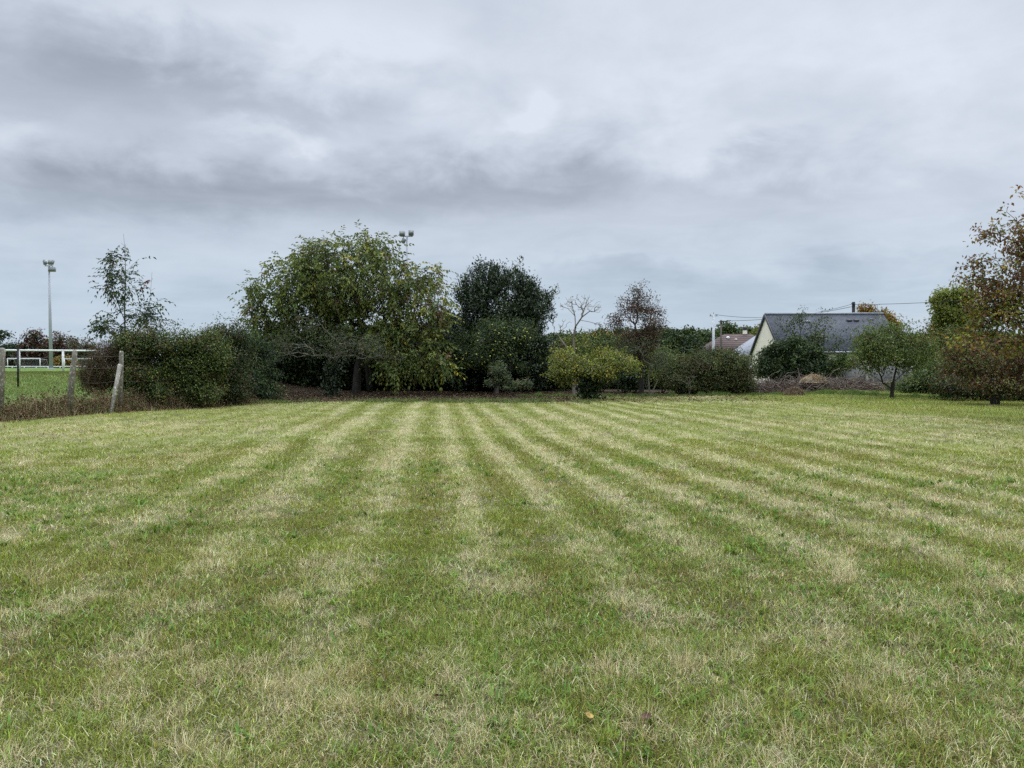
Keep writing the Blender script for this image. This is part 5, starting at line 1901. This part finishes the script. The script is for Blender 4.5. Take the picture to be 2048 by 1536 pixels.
# ------------------------------------------------------------------ floodlight masts
def floodlight(label, px, d, top_py, r0, r1, lamps, arm):
    g = G(px, d)
    t = W(px, top_py, d)
    if px < 400:
        t = W(px - 5, top_py, d)
    root = thing('floodlight_mast', label, 'floodlight', g, 'floodlight masts of the pitch')
    mb = MB()
    mb.tube([g - np.array((0, 0, 0.2)), g + (t - g) * 0.5, t], r0, 14, r1)
    mb.build('mast', M['galv'], root, smooth=True)
    mb = MB()
    mb.tube([g - np.array((0, 0, 0.05)), g + np.array((0, 0, 0.12))], r0 * 1.7, 12)
    mb.build('base_plate', M['galv'], root)
    mb = MB()
    mb.beam(t + np.array((-arm[0], 0, 0.02)), t + np.array((arm[1], 0, 0.02)), 0.09, up=(0, 0, 1))
    mb.build('crossarm', M['galv'], root)
    for (dx, dz, w_, h_, yaw, tilt) in lamps:
        c = t + np.array((dx, -0.10, dz))
        mb = MB()
        mb.box(c, w_, 0.30, h_, yaw, tilt)
        mb.tube([t + np.array((dx, 0, 0.02)), c], 0.03, 6)
        lamp = mb.build('lamp', M['lamp_case'], root)
        mb = MB()
        off = np.array((math.sin(yaw) * 0.16, -math.cos(yaw) * 0.16 * math.cos(tilt), -0.16 * math.sin(tilt)))
        mb.box(c + off, w_ * 0.86, 0.03, h_ * 0.82, yaw, tilt)
        gl = mb.build('glass', M['lamp_glass'], None)
        me = gl.data
        co = np.zeros(len(me.vertices) * 3, np.float32)
        me.vertices.foreach_get('co', co)
        co = (co.reshape(-1, 3) - np.array(root.location, np.float32)).astype(np.float32)
        me.vertices.foreach_set('co', co.ravel())
        gl.parent = lamp
    return root


M['lamp_glass'] = noise_mat('floodlight glass', (0.16, 0.165, 0.16), (0.24, 0.245, 0.24), 8, rough=0.15, bump=0)
floodlight('tall tapering grey floodlight mast with three lamps at the far left', 103, 90, 532, 0.22, 0.10,
           [(-0.42, 0.42, 0.30, 0.55, 0.9, -0.5), (0.30, 0.42, 0.62, 0.50, -0.2, -0.45), (0.42, -0.42, 0.75, 0.48, 0.1, -0.2)], (0.5, 0.5))
floodlight('slim floodlight mast with twin lamps rising behind the walnut tree', 814, 72, 473, 0.12, 0.085,
           [(-0.44, 0.24, 0.48, 0.42, -0.15, -0.35), (0.40, 0.32, 0.48, 0.42, 0.1, -0.35), (-0.33, -0.42, 0.22, 0.44, 1.0, 0.6)], (0.55, 0.55))


# ------------------------------------------------------------------ pitch: railings and goals
def railing(label, pts, posts, h, r_rail, r_post):
    root = thing('pitch_railing', label, 'railing', pts[0])
    mb = MB()
    mb.tube([p + np.array((0, 0, h)) for p in pts], r_rail, 8)
    mb.build('rail', M['white_paint'], root, smooth=True)
    for p in posts:
        mb = MB()
        mb.beam(p - np.array((0, 0, 0.05)), p + np.array((0, 0, h - r_rail * 0.6)), r_post, up=(0, 1, 0))
        mb.build('post', M['white_paint'], root)


def rp(px, d):
    q = G(px, d)
    return q


near = [rp(-90, 37.0), rp(39, 38.0), rp(127, 39.0), rp(212, 40.0), rp(300, 41)]
railing('near white railing of the pitch, thick rail on square posts behind the old fence', near, near[:4], 1.12, 0.045, 0.09)
far = [rp(p, 120) for p in np.linspace(-70, 240, 14)]
railing('far low white railing across the pitch, beneath the floodlight mast', far, far, 0.32, 0.06, 0.10)


def goal(label, px0, px1, d, top_py, r):
    a, b2 = G(px0, d), G(px1, d)
    h = W(px0, top_py, d)[2] - a[2]
    root = thing('football_goal', label, 'goal', a)
    for p in (a, b2):
        mb = MB()
        mb.tube([p - np.array((0, 0, 0.05)), p + np.array((0, 0, h))], r, 8)
        mb.build('post', M['white_paint'], root, smooth=True)
    mb = MB()
    mb.tube([a + np.array((-r, 0, h)), b2 + np.array((r, 0, h))], r, 8)
    mb.build('crossbar', M['white_paint'], root, smooth=True)
    mb = MB()
    for p in (a, b2):
        mb.tube([p + np.array((0, 0, h - 0.1)), p + np.array((0.6, 1.1, h - 0.2)), p + np.array((0.6, 2.0, 0.02))], 0.035, 5)
    mb.tube([a + np.array((0.6, 2.0, 0.05)), b2 + np.array((0.6, 2.0, 0.05))], 0.03, 5)
    mb.build('net_frame', M['galv'], root)
    mb = MB()
    for k in range(15):
        u = k / 14
        p = a + (b2 - a) * u
        mb.tube([p + np.array((0, 0.02, h - 0.05)), p + np.array((0.6, 1.1, h - 0.2)), p + np.array((0.6, 2.0, 0.05))], 0.010, 3)
    for k in range(1, 8):
        z = h * k / 8
        mb.tube([a + np.array((0.6, 1.6, z)), b2 + np.array((0.6, 1.6, z))], 0.010, 3)
    mb.build('net', M['net'], root)


goal('white full-size football goal on the far side of the pitch', 16, 81, 150, 717, 0.085)
goal('smaller white goal frame half hidden behind the dry hedge shrub', 130, 186, 130, 717, 0.05)


# ------------------------------------------------------------------ old fence
def fence_post(label, base, top, w_, brace=None):
    root = thing('concrete_post', label, 'fence post', base, 'leaning concrete posts of the old fence')
    mb = MB()
    mb.beam(np.array(base) - np.array((0, 0, 0.15)), top, w_ * 1.02, w_, up=(0, 1, 0), taper_top=0.07)
    mb.build('shaft', M['concrete'], root)
    if brace is not None:
        mb = MB()
        mb.beam(np.array(brace[0]) - np.array((0, 0, 0.1)), brace[1], w_ * 0.85, w_ * 0.95, up=(0, 1, 0))
        mb.build('brace', M['concrete'], root)
    return root


def gp(px, py, d):
    q = W(px, py, d)
    q[2] = zg(q[0], q[1])
    return q


fence_post('first concrete post, cut by the left edge of the picture', gp(-1, 835, 22.3), W(4, 696, 22.1), 0.145)
fence_post('second concrete post, leaning right and alone in the brown weeds', gp(139, 828, 24.2), W(150, 700, 24.0), 0.112, (gp(133, 800, 25.3), W(146, 728, 24.25)))
fence_post('third concrete post, propped by a slanting concrete strut before the hedge', gp(240, 806, 26.3), W(243, 702, 26.2), 0.112, (gp(221, 820, 25.2), W(240, 729, 26.0)))


def fence_wire():
    rng = np.random.default_rng(140)
    A, B, C = W(4, 696, 22.1), W(150, 700, 24.0), W(243, 702, 26.2)
    a0, b0, c0 = gp(-1, 835, 22.3), gp(139, 828, 24.2), gp(240, 806, 26.3)
    root = thing('fence_wire', 'slack rusty wires strung between the leaning concrete posts', 'fence wire', a0)
    for k in (0.30, 0.52, 0.74, 0.92):
        mb = MB()
        P = [a0 + (A - a0) * k, b0 + (B - b0) * k, c0 + (C - c0) * k]
        E = P[2] + (P[2] - P[1]) * 0.8
        pts = []
        for p, q in ((P[0], P[1]), (P[1], P[2]), (P[2], E)):
            s = rng.uniform(0.03, 0.10)
            pts += [p + (q - p) * u + np.array((0, -0.09, -s * 4 * u * (1 - u))) for u in np.linspace(0, 1, 10)[:-1]]
        mb.tube(pts, 0.0035, 4)
        mb.build('strand', M['wire'], root)


fence_wire()
o = G(36, 30.0)
t = thing('metal_post', 'thin black steel post on the bank between two concrete posts', 'fence post', o)
mb = MB()
mb.beam(o - np.array((0, 0, 0.1)), W(36, 700, 30.0), 0.055, up=(0, 1, 0))
mb.build('shaft', M['black_metal'], t)
mb = MB()
mb.box(W(36, 699, 30.0), 0.07, 0.07, 0.03)
mb.build('cap', M['black_metal'], t)


# ------------------------------------------------------------------ single fallen leaves on the lawn
def fallen_leaf(label, px, d, size, colr, seed):
    g = G(px, d)
    rng = np.random.default_rng(seed)
    vs, fs = [], []
    nu, nv = 9, 5
    yaw, tilt = rng.uniform(0, 6.28), rng.uniform(0.3, 0.7)
    for i in range(nu):
        u = i / (nu - 1)
        wid = math.sin(math.pi * min(u * 0.97 + 0.03, 1)) ** 0.8 * 0.34
        for j in range(nv):
            v = j / (nv - 1) * 2 - 1
            x, y = (u - 0.5), v * wid
            z = 0.30 * v * v * wid + 0.22 * (u - 0.5) ** 2 + 0.03 * math.sin(7 * u + 3 * v)
            y, z = y * math.cos(tilt) - z * math.sin(tilt), y * math.sin(tilt) + z * math.cos(tilt)
            vs.append((g[0] + size * (x * math.cos(yaw) - y * math.sin(yaw)), g[1] + size * (x * math.sin(yaw) + y * math.cos(yaw)), g[2] + 0.035 + size * (z + 0.12)))
    for i in range(nu - 1):
        for j in range(nv - 1):
            fs.append((i * nv + j, i * nv + j + 1, (i + 1) * nv + j + 1, (i + 1) * nv + j))
    mb = MB()
    mb.add(vs, fs)
    m_ = noise_mat('fallen leaf ' + str(seed), tuple(c * 0.7 for c in colr), tuple(c * 1.25 for c in colr), 30, bump=0.3)
    ob = mb.build('fallen_leaf', m_, None, loc=tuple(g), smooth=True)
    tag(ob, label, 'leaf')


fallen_leaf('single curled red-brown leaf on the lawn near the bottom centre', 878, 3.55, 0.060, (0.14, 0.055, 0.035), 151)
fallen_leaf('single yellow-tan leaf beside a green weed at the bottom right of centre', 1180, 3.36, 0.055, (0.36, 0.24, 0.07), 152)
fallen_leaf('dark brown shrivelled leaf on the lawn, low right of centre', 1296, 3.36, 0.05, (0.10, 0.055, 0.04), 153)
